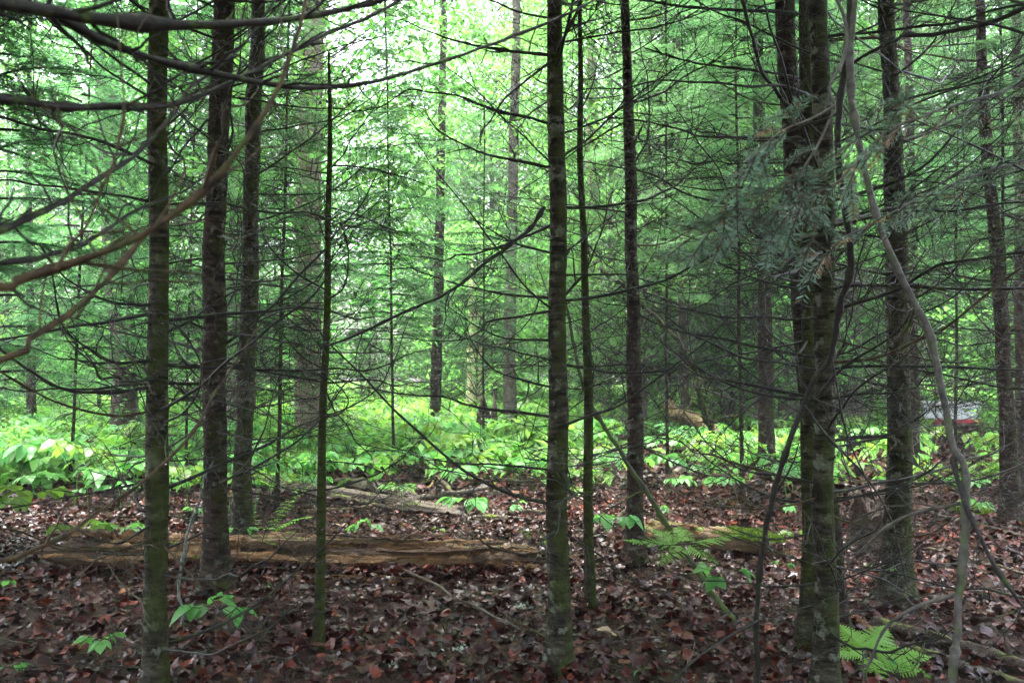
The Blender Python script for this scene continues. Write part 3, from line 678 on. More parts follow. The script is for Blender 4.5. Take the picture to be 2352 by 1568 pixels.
for i, (pts, Y0, Y1, r0, r1_) in enumerate([
    ([(345, 700), (300, 700), (240, 690), (180, 660), (130, 620), (90, 560)], 3.95, 3.4, 0.008, 0.003),
    ([(345, 830), (260, 832), (200, 800), (150, 760), (130, 700), (120, 620)], 3.95, 3.5, 0.008, 0.003),
    ([(345, 890), (250, 900), (150, 895), (70, 850), (0, 800), (-30, 770)], 3.95, 3.4, 0.009, 0.004),
    ([(378, 970), (420, 950), (455, 900), (462, 840), (440, 790), (400, 745), (345, 738), (300, 752)], 3.9, 3.7, 0.006, 0.003),
    ([(345, 945), (280, 955), (200, 945), (110, 915), (30, 870), (-20, 840)], 3.95, 3.5, 0.006, 0.004),
    ([(345, 1205), (280, 1245), (230, 1240), (150, 1200), (110, 1160)], 3.95, 3.7, 0.005, 0.002),
    ([(378, 1255), (420, 1300), (462, 1345)], 3.9, 3.7, 0.005, 0.002),
    ([(378, 765), (440, 735), (500, 690), (560, 660)], 4.0, 4.2, 0.008, 0.003)]):
    traced(r1, b1, pts, Y0, Y1, r0, r1_, mat=M_TWIG_BROWN if i in (4, 6) else M_TWIG, seed=80 + i, twigs=6, tl=0.22, name='dead_branch')
r4, at4, b4 = T4
for i, pts in enumerate([
    [(747, 665), (700, 640), (650, 600), (610, 550), (590, 480)], [(745, 850), (690, 815), (640, 760), (600, 740), (560, 735)],
    [(750, 690), (790, 660), (800, 590), (790, 530), (770, 500)], [(740, 960), (780, 950), (800, 920), (770, 880), (700, 850)]]):
    traced(r4, b4, pts, 4.7, 4.5, 0.006, 0.002, seed=110 + i, twigs=8, tl=0.25, name='dead_branch')

# ---- fir left of the camera, its trunk outside the frame, its long branches reach in
bl = onground(-1.55, 1.0)
rl, atl = make_tree('fir_tree', 'fir outside the left edge whose long dark branches sweep across the upper left', bl, [bl - [0, 0, 0.05], bl + [0, 0, 2], bl + [-0.05, 0, 5], bl + [-0.1, 0, 10]], [0.09, 0.08, 0.06, 0.02], M_FIR_DARK, 'conifers whose branches reach in from outside', seed=40)
cr = link('crown', CR_TOP[0][0], rl, (-0.05, 0, 4.4)); link('limbs', CR_TOP[0][1], cr)
for i, (pts, Y0, Y1, r0, r1_, mat, tw) in enumerate([
    ([(-420, -60), (-60, -8), (60, 12), (200, 42), (330, 52), (500, 56), (640, 48), (760, 28), (900, -5), (1000, -40)], 1.05, 1.55, 0.014, 0.006, M_TWIG, 9),
    ([(134, 36), (230, 92), (330, 130), (480, 168), (600, 195), (720, 205), (850, 190), (960, 160), (1090, 118), (1180, 85), (1330, 20), (1400, -30)], 1.22, 2.2, 0.009, 0.004, M_TWIG, 9),
    ([(-480, 215), (-40, 225), (60, 233), (150, 244), (260, 240), (370, 235), (460, 205), (560, 160), (660, 110), (760, 70), (880, 20), (960, -30)], 1.05, 1.9, 0.010, 0.004, M_TWIG, 9),
    ([(-500, 650), (-40, 540), (60, 505), (150, 460), (250, 400), (330, 350), (400, 270), (440, 200), (470, 180), (560, 100), (640, -10)], 1.05, 1.9, 0.009, 0.003, M_TWIG, 8),
    ([(-900, 720), (-60, 675), (40, 655), (120, 625), (230, 590), (330, 545), (420, 480), (500, 405), (580, 300), (640, 190), (690, 60), (705, -20)], 0.92, 1.05, 0.0082, 0.003, M_TWIG_BROWN, 4),
    ([(-800, 960), (-30, 835), (67, 775), (151, 721), (215, 671), (262, 621), (302, 574), (380, 480), (430, 380)], 0.95, 1.2, 0.007, 0.002, M_TWIG_BROWN, 5),
    ([(128, 618), (161, 560), (200, 520), (235, 433), (262, 380), (279, 302), (285, 235), (275, 100), (268, 20)], 0.935, 0.98, 0.003, 0.001, M_TWIG_BROWN, 3),
    ([(-500, 640), (0, 605), (100, 590), (200, 560), (290, 500), (340, 470), (420, 440), (480, 400)], 1.1, 1.8, 0.008, 0.002, M_TWIG, 8),
    ([(-300, 1370), (0, 1289), (50, 1273), (161, 1226), (208, 1189), (262, 1155), (336, 1105), (403, 1044), (463, 970), (497, 903), (530, 856), (560, 805), (600, 740)], 1.9, 2.4, 0.008, 0.003, M_TWIG_BROWN, 8)]):
    traced(rl, bl, pts, Y0, Y1, r0 * 0.74, r1_ * 0.72, mat, 'bare_branch', tw + 6, 130 + i, 0.17, 9, 0.2)

# ---- forked grey sapling in the right foreground
bs = onground(P(2186, 1565, 2.35)[0] - 0.02, 2.3)
rs = empty('forked_sapling', bs); tag(rs, 'bent grey sapling stem arching down through the right foreground', 'sapling', 'bent saplings at right')
g0 = [(2150, 2145), (2186, 1565), (2196, 1478), (2199, 1377), (2206, 1276), (2213, 1175), (2211, 1091), (2203, 1058), (2183, 1040), (2166, 956), (2149, 879), (2139, 812), (2119, 748), (2092, 701), (2065, 644), (2038, 584), (2015, 527), (2000, 470), (1981, 379), (1968, 302), (1956, 242), (1954, 151), (1956, 101), (1961, 34), (1968, -40), (1975, -150)]
traced(rs, bs, g0, 2.3, 2.75, 0.0100, 0.0095, M_STEM_GREY, 'stem', 3, 5, n=10, rough=0.09)
for i, (pts, Y0, Y1, r0, r1_) in enumerate([
    ([(2186, 1050), (2206, 1125), (2240, 1209), (2283, 1296), (2352, 1394), (2420, 1480)], 2.42, 2.2, 0.007, 0.004),
    ([(2206, 1155), (2105, 1175), (2038, 1209), (1968, 1273), (1930, 1330)], 2.4, 2.6, 0.006, 0.002),
    ([(2200, 1363), (2105, 1397), (2038, 1437), (2001, 1511), (1985, 1560)], 2.36, 2.5, 0.006, 0.003),
    ([(2100, 712), (2080, 760), (2030, 800), (1980, 830)], 2.55, 2.9, 0.006, 0.002)]):
    traced(rs, bs, pts, Y0, Y1, r0, r1_, M_STEM_GREY if i != 0 else M_TWIG, 'side_branch', 5, 150 + i, 0.15, 7)
bd = onground(P(1741, 1600, 3.7)[0], 3.75)
rd = empty('dark_sapling', bd); tag(rd, 'thin black crooked stem rising left of the thick trio trunk', 'sapling', 'bent saplings at right')
traced(rd, bd, [(1741, 1650), (1741, 1565), (1741, 1410), (1749, 1303), (1766, 1185), (1786, 1108), (1806, 1044), (1847, 930), (1870, 872), (1907, 822), (1924, 745), (1937, 684), (1954, 641), (1954, 560), (1940, 470), (1927, 390), (1927, 302), (1937, 185), (1947, 134), (1952, 40), (1955, -60)], 3.7, 2.8, 0.011, 0.013, M_TWIG, 'stem', 5, 6, 0.25, 8)
traced(rd, bd, [(1740, 1425), (1660, 1470), (1600, 1510), (1540, 1568)], 3.6, 3.3, 0.006, 0.003, M_TWIG, 'side_branch', 3, 161, 0.12, 6)
traced(rd, bd, [(1847, 930), (1900, 1000), (1960, 1060), (2010, 1120), (2050, 1200), (2080, 1330)], 3.2, 3.1, 0.005, 0.003, M_TWIG, 'side_branch', 4, 162, 0.2, 6)
traced(rd, bd, [(1910, 820), (1925, 900), (1945, 1000), (1985, 1090), (2010, 1150)], 3.0, 3.0, 0.004, 0.002, M_TWIG, 'side_branch', 4, 163, 0.2, 6)
# leaning mossy sapling
p0 = G(1692, 1442)
rm_ = empty('leaning_sapling', p0); tag(rm_, 'mossy green sapling leaning left over the fern from the leafy floor', 'sapling')
traced(rm_, p0, [(1705, 1460), (1690, 1440), (1650, 1380), (1600, 1310), (1540, 1220), (1490, 1130), (1440, 1050), (1390, 970), (1345, 890), (1318, 800), (1300, 700), (1270, 560)], p0[1], 6.6, 0.021, 0.011, wood('mossy_stem', (0.03, 0.03, 0.02), (0.07, 0.065, 0.045), 0.6, 30, 1.0), 'stem', 4, 7, 0.3, 10)
p1 = G(1645, 1050)
rq = empty('curved_sapling', p1); tag(rq, 'mossy sapling curving up and left in the background brush right of centre', 'sapling')
traced(rq, p1, [(1650, 1060), (1640, 1030), (1615, 950), (1590, 850), (1565, 800), (1530, 750), (1490, 705), (1440, 660), (1380, 620)], p1[1], 14.0, 0.06, 0.03, M_FIR_GREEN, 'stem', 8, 8, 0.8, 8)

# ---- fir outside the right edge: its needled bough hangs in
bf = onground(2.3, 2.6)
rf, atf = make_tree('fir_tree', 'fir outside the right edge whose needle-covered boughs hang in front of the trio', bf, [bf - [0, 0, 0.05], bf + [0, 0, 2], bf + [0.05, 0, 5], bf + [0.1, 0, 10]], [0.10, 0.09, 0.065, 0.02], M_FIR_DARK, 'conifers whose branches reach in from outside', seed=41)
cr = link('crown', CR_TOP[1][0], rf, (0.05, 0, 5.6)); link('limbs', CR_TOP[1][1], cr)
add_branches(rf, bf, atf, 0.6, 3.8, 0.3, 3, 1.0, 1, 77)
def needled(root, base, pts, Y0, Y1, r0, side_len, seed, brown=0.08, start=0.15, nside=14, mat=None):
    nside = int(nside * 0.74)
    """a bough: axis, side shoots in a drooping plane, every needle a thin blade"""
    r = np.random.default_rng(seed); m = len(pts)
    q = np.array([P(x, y, Y0 + (Y1 - Y0) * i / (m - 1)) for i, (x, y) in enumerate(pts)]) - base
    pp, rr = smoothpath(q, np.linspace(r0, r0 * 0.25, m), 0.02)
    mb = MB(); tube(mb, pp, rr, 6); nd = MB()
    shoots = []
    for k in range(nside):
        f = start + (1 - start) * (k + r.random()) / nside; i = min(int(f * (len(pp) - 1)), len(pp) - 2)
        t = pp[i + 1] - pp[i]; t /= np.linalg.norm(t)
        sd_ = np.cross(t, [0, 0.55, 1]); sd_ /= np.linalg.norm(sd_); sg = 1 if k % 2 else -1
        d = t * r.uniform(0.55, 0.9) + sg * sd_ * r.uniform(0.5, 0.95) + np.array([0, 0, -0.06]) + r.normal(0, 0.12, 3); d /= np.linalg.norm(d)
        ln = side_len * (1.05 - 0.55 * f) * r.uniform(0.5, 1.2); tt = np.linspace(0, 1, 7)
        s_ = pp[i] + d * (tt * ln)[:, None]; s_[:, 2] -= 0.14 * ln * tt ** 2
        tube(mb, s_, 0.0022 * (1 - 0.6 * tt) + 0.0004, 5); shoots.append((s_, ln))
        for _ in range(3):
            j = r.integers(2, 5); d2 = d + r.choice([-1, 1]) * np.cross(d, [0, 0.5, 1]) * 0.8 + r.normal(0, 0.1, 3); d2 /= np.linalg.norm(d2)
            l2 = ln * r.uniform(0.25, 0.5); s2 = s_[j] + d2 * (np.linspace(0, 1, 5) * l2)[:, None]; s2[:, 2] -= 0.2 * l2 * np.linspace(0, 1, 5) ** 2
            tube(mb, s2, 0.0014 * (1 - 0.6 * np.linspace(0, 1, 5)) + 0.0003, 4); shoots.append((s2, l2))
    V, C = [], []
    for s_, ln in shoots:
        n = int(ln / 0.0030); dead = r.random() < brown * 0.5
        u = np.sort(r.uniform(0.08, 1, n)); tt = np.linspace(0, 1, len(s_))
        c = np.stack([np.interp(u, tt, s_[:, j]) for j in range(3)], 1); t = s_[-1] - s_[0]; t /= np.linalg.norm(t)
        sd_ = np.cross(t, [0, 0.4, 1]); sd_ /= np.linalg.norm(sd_)
        sg = np.where(np.arange(n) % 2 == 0, 1, -1)[:, None]
        nd_ = t * r.uniform(0.35, 0.8, (n, 1)) + sg * sd_ * r.uniform(0.6, 1, (n, 1)) + r.normal(0, 0.16, (n, 3)) + np.array([0, 0, 0.05 if not dead else -0.5])
        nd_ /= np.linalg.norm(nd_, axis=1)[:, None]
        L_ = r.uniform(0.018, 0.029, (n, 1)) * np.minimum(1, 1.25 - 0.4 * u)[:, None]; wv = np.cross(nd_, np.cross(t, sd_)) * 0.0013 + r.normal(0, 0.0003, (n, 3))
        quad = np.stack([c - wv * 0.5, c + nd_ * L_ * 0.5 - wv, c + nd_ * L_, c + nd_ * L_ * 0.5 + wv, c + wv * 0.5], 1)
        V.append(quad.reshape(-1, 3))
        col = np.where(r.random((n, 1)) < (0.9 if dead else 0.05), np.array([[1.3, 0.5, 0.36]]), np.array([[1, 1, 1]]) * r.uniform(0.7, 1.4, (n, 1)))
        C.append(np.repeat(col, 5, axis=0))
    V = np.concatenate(V); C = np.concatenate(C); k = len(V) // 5; b5 = (np.arange(k) * 5)[:, None]
    T = np.concatenate([b5 + [0, 1, 4], b5 + [1, 3, 4], b5 + [1, 2, 3]])
    bo = link('bough', mb.mesh('bough', mat or M_STEM_GREY), root)
    link('needles', MB().add(V, T, None, C).mesh('needles', M_NEEDLE_NEAR, False), bo)
needled(rf, bf, [(2900, 100), (2500, 150), (2352, 191), (2290, 215), (2206, 238), (2139, 259), (2060, 290), (1990, 310), (1930, 345)], 2.600, 1.815, 0.0067, 0.252, 1, 0.15, 0.25, 18, M_TWIG)
needled(rf, bf, [(2139, 262), (2040, 300), (1960, 380), (1920, 420), (1850, 450), (1780, 480)], 1.914, 1.716, 0.0037, 0.222, 2, 0.12, 0.05, 18)
needled(rf, bf, [(1911, -20), (1937, 34), (1944, 84), (1934, 144), (1904, 201), (1917, 242), (1904, 279), (1880, 329), (1847, 383), (1803, 430), (1730, 480), (1650, 520), (1570, 555)], 1.815, 1.716, 0.0045, 0.200, 3, 0.15, 0.55, 22)
needled(rf, bf, [(1917, 242), (1870, 270), (1800, 300), (1740, 350), (1700, 410), (1660, 480)], 1.769, 1.683, 0.0034, 0.163, 4, 0.15, 0.25, 14)
needled(rf, bf, [(2500, 330), (2380, 360), (2250, 400), (2150, 440), (2080, 470), (1990, 520), (1900, 560)], 2.600, 1.749, 0.0053, 0.222, 5, 0.12, 0.3, 18, M_TWIG)
needled(rf, bf, [(1847, 383), (1830, 430), (1850, 490), (1870, 540), (1840, 580)], 1.729, 1.716, 0.0026, 0.126, 6, 0.1, 0.2, 10)
traced(rf, bf, [(3000, -190), (2500, -30), (2352, 17), (2273, 50), (2189, 71), (2139, 81), (2075, 81), (2055, 91), (2021, 107), (1968, 138), (1930, 170)], 2.6, 3.5, 0.010, 0.006, M_TWIG, 'bare_branch', 10, 170, 0.25)

# ================================================================== background greenery
GB = 'trees massed behind the clearing'
def bg_tree(kind, crown, px, Y, zc, sc, label, mat, r0, H, seed, group=GB, live=True, name=None):
    x = (px - 1176) / FPX * Y; b = onground(x, Y)
    rr_ = np.random.default_rng(seed); lean = rr_.normal(0, 0.02)
    root, at = make_tree(name or kind, label, b, [b - [0, 0, 0.1], b + [lean * 2, 0, H * 0.3], b + [lean * H * 0.7, 0, H * 0.7], b + [lean * H, 0, H]], [r0, r0 * 0.85, r0 * 0.5, 0.02], mat, group, n=8, seed=seed, step=0.6, flare=0.6)
    c, _ = at(zc + b[2])
    o = link('crown', crown[0], root, c - b); o.rotation_euler = (0, 0, rr_.uniform(0, 6.3)); o.scale = (sc, sc, sc * rr_.uniform(0.9, 1.1))
    if crown[1] is not None: tag(link('limbs', crown[1], o), kind='stuff')
    return root, at, b
# conifers with live sprays close behind the foreground
for i, (px, Y, zc, sc, lab) in enumerate([
    (640, 9.5, 1.9, 0.75, 'young fir with green sprays beside the pale background trunk'),
    (905, 13.5, 2.6, 0.85, 'fir with soft hanging sprays in the bright gap left of centre'),
    (1110, 16.5, 2.2, 0.75, 'pale misty fir sprays in front of the snag'),
    (1530, 12.0, 3.4, 0.8, 'dense fir just right of the straight dark trunk'),
    (1700, 9.8, 3.4, 0.7, 'fir with dark sprays left of the leaning reddish trunk'),
    (2190, 12.0, 3.6, 0.75, 'fir behind the arching grey sapling'),
    (2310, 9.0, 3.2, 0.7, 'fir with sprays at upper right edge'),
    (2420, 13.0, 2.2, 0.9, 'fir crossing the right edge behind the leaning trunk'),
    (170, 12.0, 2.3, 1.0, 'fir with blurred sprays in the left background'),
    (-30, 7.5, 1.6, 0.9, 'fir with drooping sprays at the left edge'),
    (430, 14.0, 2.2, 1.1, 'fir between the two leftmost foreground trunks'),
    ]):
    root, at, b = bg_tree('fir_tree', CR_MID[i % 2], px, Y, zc * 0.8, sc, lab, M_FIR_DARK, 0.024, 8.5 * sc + zc * 0.4, 500 + i, 'firs with green sprays behind the foreground trunks')
    add_branches(root, b, at, 0.5, zc + 1.0, 0.5, 2.5, 0.75, 1, 600 + i, DBF, 0.0)
# taller background
for i, (kind, px, Y, zc, sc, lab_) in enumerate([
    ('b', 1400, 24, -1.0, 1.1, 'broadleaf tree between the thin green pole and the straight dark trunk'), ('b', 1530, 27, -1.2, 1.2, 'broadleaf tree right of the straight dark trunk'), ('b', 1660, 30, -1.4, 1.2, 'broadleaf tree behind the slim background trunks right of centre'),
    ('b', 1180, 44, -1.0, 1.2, 'distant broadleaf tree behind the grey trunk left of the central fir'), ('b', 1050, 48, -1.5, 1.2, 'distant broadleaf tree behind the snag'), ('b', 1300, 36, -1.0, 1.2, 'distant broadleaf tree behind the central fir'), ('b', 1140, 37, -1.5, 1.45, 'tall distant broadleaf tree right of the snag'), ('b', 1235, 41, -1.5, 1.5, 'tall distant broadleaf tree just left of the central fir'), ('b', 1000, 43, -1.5, 1.4, 'tall distant broadleaf tree behind the slim dark trunk'),
    ('b', 1480, 21, -0.5, 1.0, 'broadleaf tree straight behind the dark trunk right of centre'), ('b', 1735, 22, -0.4, 0.95, 'broadleaf tree left of the massive grey trunk'), ('b', 2080, 21, -0.3, 0.9, 'broadleaf tree right of the massive root-spread trunk'), ('c', 2340, 17, 1.5, 0.9, 'tall conifer at the right edge'),
    ('b', 2350, 30, -1.0, 1.1, 'broadleaf tree behind the leaning trunk at right'), ('b', 2000, 32, -1.0, 1.1, 'broadleaf tree deep behind the swollen-footed fir'), ('b', 1850, 34, -1.0, 1.2, 'broadleaf tree deep behind the trio')]):
    if kind == 'b': bg_tree('broadleaf_tree', BR_TREE[i % 2], px, Y, zc, sc, lab_, M_FIR_GREY, 0.07, 15, 3000 + i)
    else: bg_tree('conifer_tree', CR_FAR[i % 3], px, Y, zc, sc, lab_, M_FIR_DARK, 0.06, 12, 3000 + i)
ORD = ['first', 'second', 'third', 'fourth', 'fifth', 'sixth', 'seventh', 'eighth', 'ninth', 'tenth', 'eleventh', 'twelfth', 'thirteenth', 'fourteenth', 'fifteenth', 'sixteenth', 'seventeenth', 'eighteenth', 'nineteenth', 'twentieth']
def ordinals(items, words):
    """items: (key, px, object); words: key -> text. Labels each by its place from the left."""
    by = {}
    for k_, px, o in items: by.setdefault(k_, []).append((px, o))
    for k_, l_ in by.items():
        l_.sort(key=lambda q: q[0])
        for i, (px, o) in enumerate(l_): o['label'] = '%s, %s from left' % (words(k_), ORD[min(i, 19)]) if len(l_) > 1 else words(k_)
BGL = []
lab = {'c': 'tall dark conifer lost in the green mass behind the clearing', 'b': 'leafy broadleaf tree lost in the bright mass behind the clearing', 'l': 'low leafy sapling brightening the undergrowth behind the clearing'}
k = 0
r = np.random.default_rng(31)
for row, (Y0, Y1, n) in enumerate([(20, 27, 7), (27, 36, 12), (36, 50, 24), (50, 78, 40)]):
    for i in range(n):
        px = -350 + 3050 * (i + r.uniform(0.1, 0.9)) / n; Y = r.uniform(Y0, Y1)
        right = px > 1350
        if 2110 < px < 2275 and row < 2: continue
        con = r.random() < (0.35 if right else 0.35)
        if 650 < px < 1330 and row < 2: continue
        if row < 1 and px < 300: continue
        rank = ['nearest', 'second', 'third', 'farthest'][row]
        if con: q_ = bg_tree('conifer_tree', CR_FAR[r.integers(3)], px, Y, r.uniform(0.4, 1.5), r.uniform(1.0, 1.4), lab['c'], M_FIR_DARK, r.uniform(0.05, 0.08), 16, 1000 + k)
        else: q_ = bg_tree('broadleaf_tree', BR_TREE[r.integers(2)], px, Y, r.uniform(-1.8, -0.3), r.uniform(0.95, 1.25), lab['b'], M_FIR_GREY, r.uniform(0.05, 0.08), 15, 1000 + k)
        BGL.append((('tall dark conifer' if con else 'leafy broadleaf tree') + ' in %s rank, %s of central fir' % (rank, 'right' if px > 1280 else 'left'), px, q_[0]))
        k += 1
for row, (Y0, Y1, n) in enumerate([(12, 17, 7), (17, 25, 13), (25, 36, 18), (36, 55, 24)]):
    for i in range(n):
        px = -300 + 2950 * (i + r.uniform(0.1, 0.9)) / n; Y = r.uniform(Y0, Y1)
        if row == 0 and 700 < px < 2000: continue
        if row == 1 and 650 < px < 1400: continue
        if row == 2 and 800 < px < 1250 and r.random() < 0.5: continue
        if 2080 < px < 2280: continue
        q_ = bg_tree('leafy_sapling', BR_LOW[r.integers(3)], px, Y, 0.0, r.uniform(0.8, 1.25), lab['l'], M_FIR_GREY, 0.025, 3.6, 2000 + k, 'leafy saplings in the undergrowth')
        BGL.append(('low leafy sapling in %s rank, %s of central fir' % (['nearest', 'second', 'third', 'farthest'][row], 'right' if px > 1280 else 'left'), px, q_[0]))
        k += 1

ordinals(BGL, lambda k_: k_)
# the stand goes on beside and behind the camera: the same firs shade the near floor
VW = ['left of the viewpoint, first', 'behind left', 'straight behind', 'behind right', 'left, farther on', 'right beside', 'far left', 'near left', 'ahead', 'right ahead', 'deep ahead', 'deep right']
VK = iter(VW)
for i, (x, y, z) in enumerate([(-4.2, 2.5, 3.4), (-3.0, -2.0, 3.2), (0.6, -2.6, 3.4), (3.6, -1.0, 3.2), (-5.6, 6.5, 4.0), (-2.0, 8.6, 5.6), (0.2, 7.6, 5.4), (2.6, 6.6, 5.2), (5.5, 1.5, 3.2), (-6.5, 0.5, 3.2), (0.9, 10.5, 6.2), (3.5, 10.0, 6.2)]):
    if y > 3 and abs(x) < 0.6 * y: continue
    b = onground(x, y)
    root, at = make_tree('fir_tree', 'fir of the surrounding stand outside the view, ' + next(VK), b, [b - [0, 0, 0.1], b + [0, 0, 4], b + [0, 0, 11]], [0.09, 0.07, 0.02], M_FIR_DARK, 'firs around the viewpoint', n=10, seed=300 + i, step=0.4)
    o = link('crown', CR_TOP[i % 2][0], root, (0, 0, z)); o.rotation_euler = (0, 0, i); link('limbs', CR_TOP[i % 2][1], o)

# ================================================================== herbs and ferns
def leaflet_arrays(ln=1.0, wd=0.52, fold=0.1, droop=0.25, seg=5):
    s = np.linspace(0, 1, seg + 1); wv = wd * 0.5 * np.sin(np.pi * np.clip(s, 0.02, 0.985) ** 0.75) ** 0.9
    wv[-1] = 0.0; wv[0] = 0.02
    V, T = [], []
    for i in range(seg + 1):
        z = -droop * s[i] ** 2
        V += [(s[i] * ln, wv[i], z + fold * wv[i] * 2), (s[i] * ln, 0, z), (s[i] * ln, -wv[i], z + fold * wv[i] * 2)]
    for i in range(seg):
        a = i * 3
        for j in (0, 1): T += [(a + j, a + j + 1, a + j + 4), (a + j, a + j + 4, a + j + 3)]
    return np.array(V), np.array(T)
LFV = [leaflet_arrays(1, 0.68, 0.12, 0.24), leaflet_arrays(1, 0.62, 0.2, 0.38), leaflet_arrays(1, 0.72, 0.08, 0.15)]
LFM = [MB().add(v, t).mesh('leaflet', M_HERB) for v, t in LFV]
M_HERB_YEL = leafmat('young_herb_leaves', (0.12, 0.26, 0.03), (0.24, 0.42, 0.05), 0.4, 0.1, False, 0.45)
LFY = [MB().add(v, t).mesh('leaflet', M_HERB_YEL) for v, t in LFV]
def umbel(seed, h, span, arms=3, per=5, tilt=0.0):
    """leaflet transforms of one plant: list of (pos, yaw, pitch, length) and stems"""
    r = np.random.default_rng(seed); out, stems = [], []
    top = np.array([r.normal(0, 0.03), r.normal(0, 0.03), h])
    stems.append(([0, 0, -0.02], top * [0.4, 0.4, 0.55], top))
    a0 = r.uniform(0, 6.3)
    for a in range(arms):
        az = a0 + a * 6.283 / arms + r.normal(0, 0.2); al = span * 0.5 * r.uniform(0.5, 0.65)
        d = np.array([math.cos(az), math.sin(az), r.uniform(0.0, 0.25)]); e = top + d * al
        stems.append((top, top + d * al * 0.5 + [0, 0, 0.01], e))
        L_ = span * 0.5 * r.uniform(0.5, 0.62)
        out.append((e, az, r.uniform(0.1, 0.45), L_ * 1.1))
        for j in range((per - 1) // 2):
            f = 0.97 - 0.42 * j
            for sg in (-1, 1): out.append((top + d * al * f, az + sg * r.uniform(0.8, 1.25), r.uniform(0.15, 0.55), L_ * r.uniform(0.75, 1.0)))
    return out, stems
HLAST = [None]
def herb(label, px, py_top, Y, span_px, arms=3, per=5, seed=0, yellow=False, name='woodland_herb', group='leafy herbs on the near floor'):
    p = P(px, py_top, Y); b = onground(p[0], Y); h = max(0.06, p[2] - b[2]); span = span_px / FPX * Y * 1.22
    root = empty(name, b); tag(root, label, 'plant', group)
    HLAST[0] = root
    out, stems = umbel(seed, h, span, arms, per)
    mb = MB()
    for a, m_, e in stems: tube(mb, smoothpath([a, m_, e], [0.0025, 0.002, 0.0014], 0.06)[0], np.linspace(0.0024, 0.0013, len(smoothpath([a, m_, e], [1, 1, 1], 0.06)[0])), 5)
    link('stem', mb.mesh('stem', M_HSTEM), root)
    for i, (q, yaw, pit, l_) in enumerate(out):
        o = link('leaflet', (LFY if yellow else LFM)[i % 3], root, q); o.rotation_euler = (random.gauss(0, 0.2), pit, yaw); o.scale = (l_, l_, l_)
for i, (lab_, px, py, Y, sp, arms, per, yel) in enumerate([
    ('large green herb with drooping leaflets at the foot of the dark reddish trunk', 495, 1392, 4.9, 150, 3, 5, False),
    ('broad yellow-green herb at the left edge above the rotten log', 62, 1138, 6.9, 190, 3, 5, True),
    ('small green herb in the bottom left corner', 40, 1525, 4.3, 70, 2, 5, False),
    ('pale thin-leaved herb in the litter left of the nearest left trunk', 225, 1468, 4.6, 95, 3, 5, False),
    ('herb cut by the left edge below the rotten log', 2, 1342, 5.4, 80, 2, 3, False),
    ('flat wide herb behind the rotten log, left of the nearest left trunk', 190, 1208, 7.2, 130, 3, 5, True),
    ('second flat herb behind the rotten log beside the nearest left trunk', 290, 1210, 7.3, 110, 3, 5, False),
    ('herb with three drooping leaves between the two dark trunks', 558, 1212, 7.0, 66, 2, 3, False),
    ('tiny round-leaved seedling in front of the rotten log', 600, 1348, 5.6, 26, 2, 1, False),
    ('broad-leaved herb standing clear in the middle of the litter', 1080, 1146, 7.9, 115, 3, 5, False),
    ('smaller three-leaved herb just left of the central trunk', 1196, 1154, 8.0, 72, 2, 3, False),
    ('small spread herb in the litter above the rotten log centre', 842, 1202, 7.4, 76, 3, 3, False),
    ('dusky green herb at the foot of the straight dark trunk', 1420, 1188, 6.7, 118, 3, 5, False),
    ('yellow-green clump between the central trunk and the thin pole', 1326, 1122, 8.4, 70, 3, 5, True),
    ('herb beside the leaning sapling left of the mossy log', 1522, 1166, 6.9, 64, 2, 5, False),
    ('herb in the litter above the mossy log, left one', 1562, 1098, 8.9, 80, 3, 5, False),
    ('herb in the litter above the mossy log, right one', 1662, 1100, 9.2, 84, 3, 5, False),
    ('small herb just left of the trio, upper one', 1806, 1165, 6.9, 70, 2, 5, False),
    ('small herb just left of the trio beside the log end', 1822, 1222, 6.4, 62, 2, 5, True),
    ('low broad-leaved seedling cluster on the mossy leaning sapling', 1636, 1318, 5.4, 120, 3, 3, False),
    ('tiny seedling in the litter right of the leaning sapling', 1802, 1290, 5.6, 44, 2, 3, False),
    ('flat small herb left of the swollen-footed fir', 2012, 1304, 5.5, 56, 2, 3, True),
    ('pale seedling in the litter left of the central trunk', 1002, 1214, 7.5, 32, 2, 3, True),
    ('pair of drooping leaves beside the lower right fern', 2056, 1500, 4.45, 66, 2, 1, False),
    ('herb at the mid-right behind the swollen-footed fir', 2215, 1100, 10.0, 90, 3, 5, False),
    ('herb under the moss mound at far right', 2230, 1150, 8.4, 70, 3, 5, False),
    ('small leaf pair at the bottom edge right of the central trunk', 1492, 1556, 4.25, 40, 2, 1, False),
    ('tall herb behind the nearest left trunk in the upper plants', 235, 1078, 9.5, 130, 3, 5, False),
    ('herb leaning over the grey fallen log at left', 440, 1172, 7.9, 60, 2, 5, False),
    ('herb between the sapling pole and the far plants', 1105, 1012, 13.0, 90, 3, 5, False)]):
    herb(lab_, px, py, Y, sp, arms, per, 700 + i, yel)
FH = []
for i, (px, py, sp) in enumerate([(1050, 1078, 110), (1120, 1052, 100), (1182, 1062, 110), (1228, 1056, 100), (962, 1044, 90), (885, 1048, 90), (822, 1054, 80), (1000, 1004, 95), (1092, 1002, 90), (902, 1002, 90), (1160, 1022, 95), (1020, 1040, 100), (240, 1002, 110), (120, 1012, 110), (55, 1000, 110), (180, 965, 90), (300, 1042, 100), (90, 1050, 120), (1482, 1048, 90), (1402, 1052, 100), (1372, 1040, 90), (1602, 1042, 80), (1505, 1004, 80), (1560, 985, 80), (1850, 1085, 70), (2242, 1062, 80), (640, 1010, 80), (430, 1000, 90), (395, 1040, 100), (600, 1045, 80)]):
    Y = 1.17 * FPX / (py - 860); p = P(px, py, Y)
    herb('-', px, py, Y, sp, 3, 5, 5000 + i, i % 4 == 1, group='broad herbs spilling forward from the bright patch')
    FH.append(('broad-leaved herb fronting the undergrowth, %s of central fir' % ('far left' if px < 700 else ('left' if px < 1280 else 'right')), px, HLAST[0]))
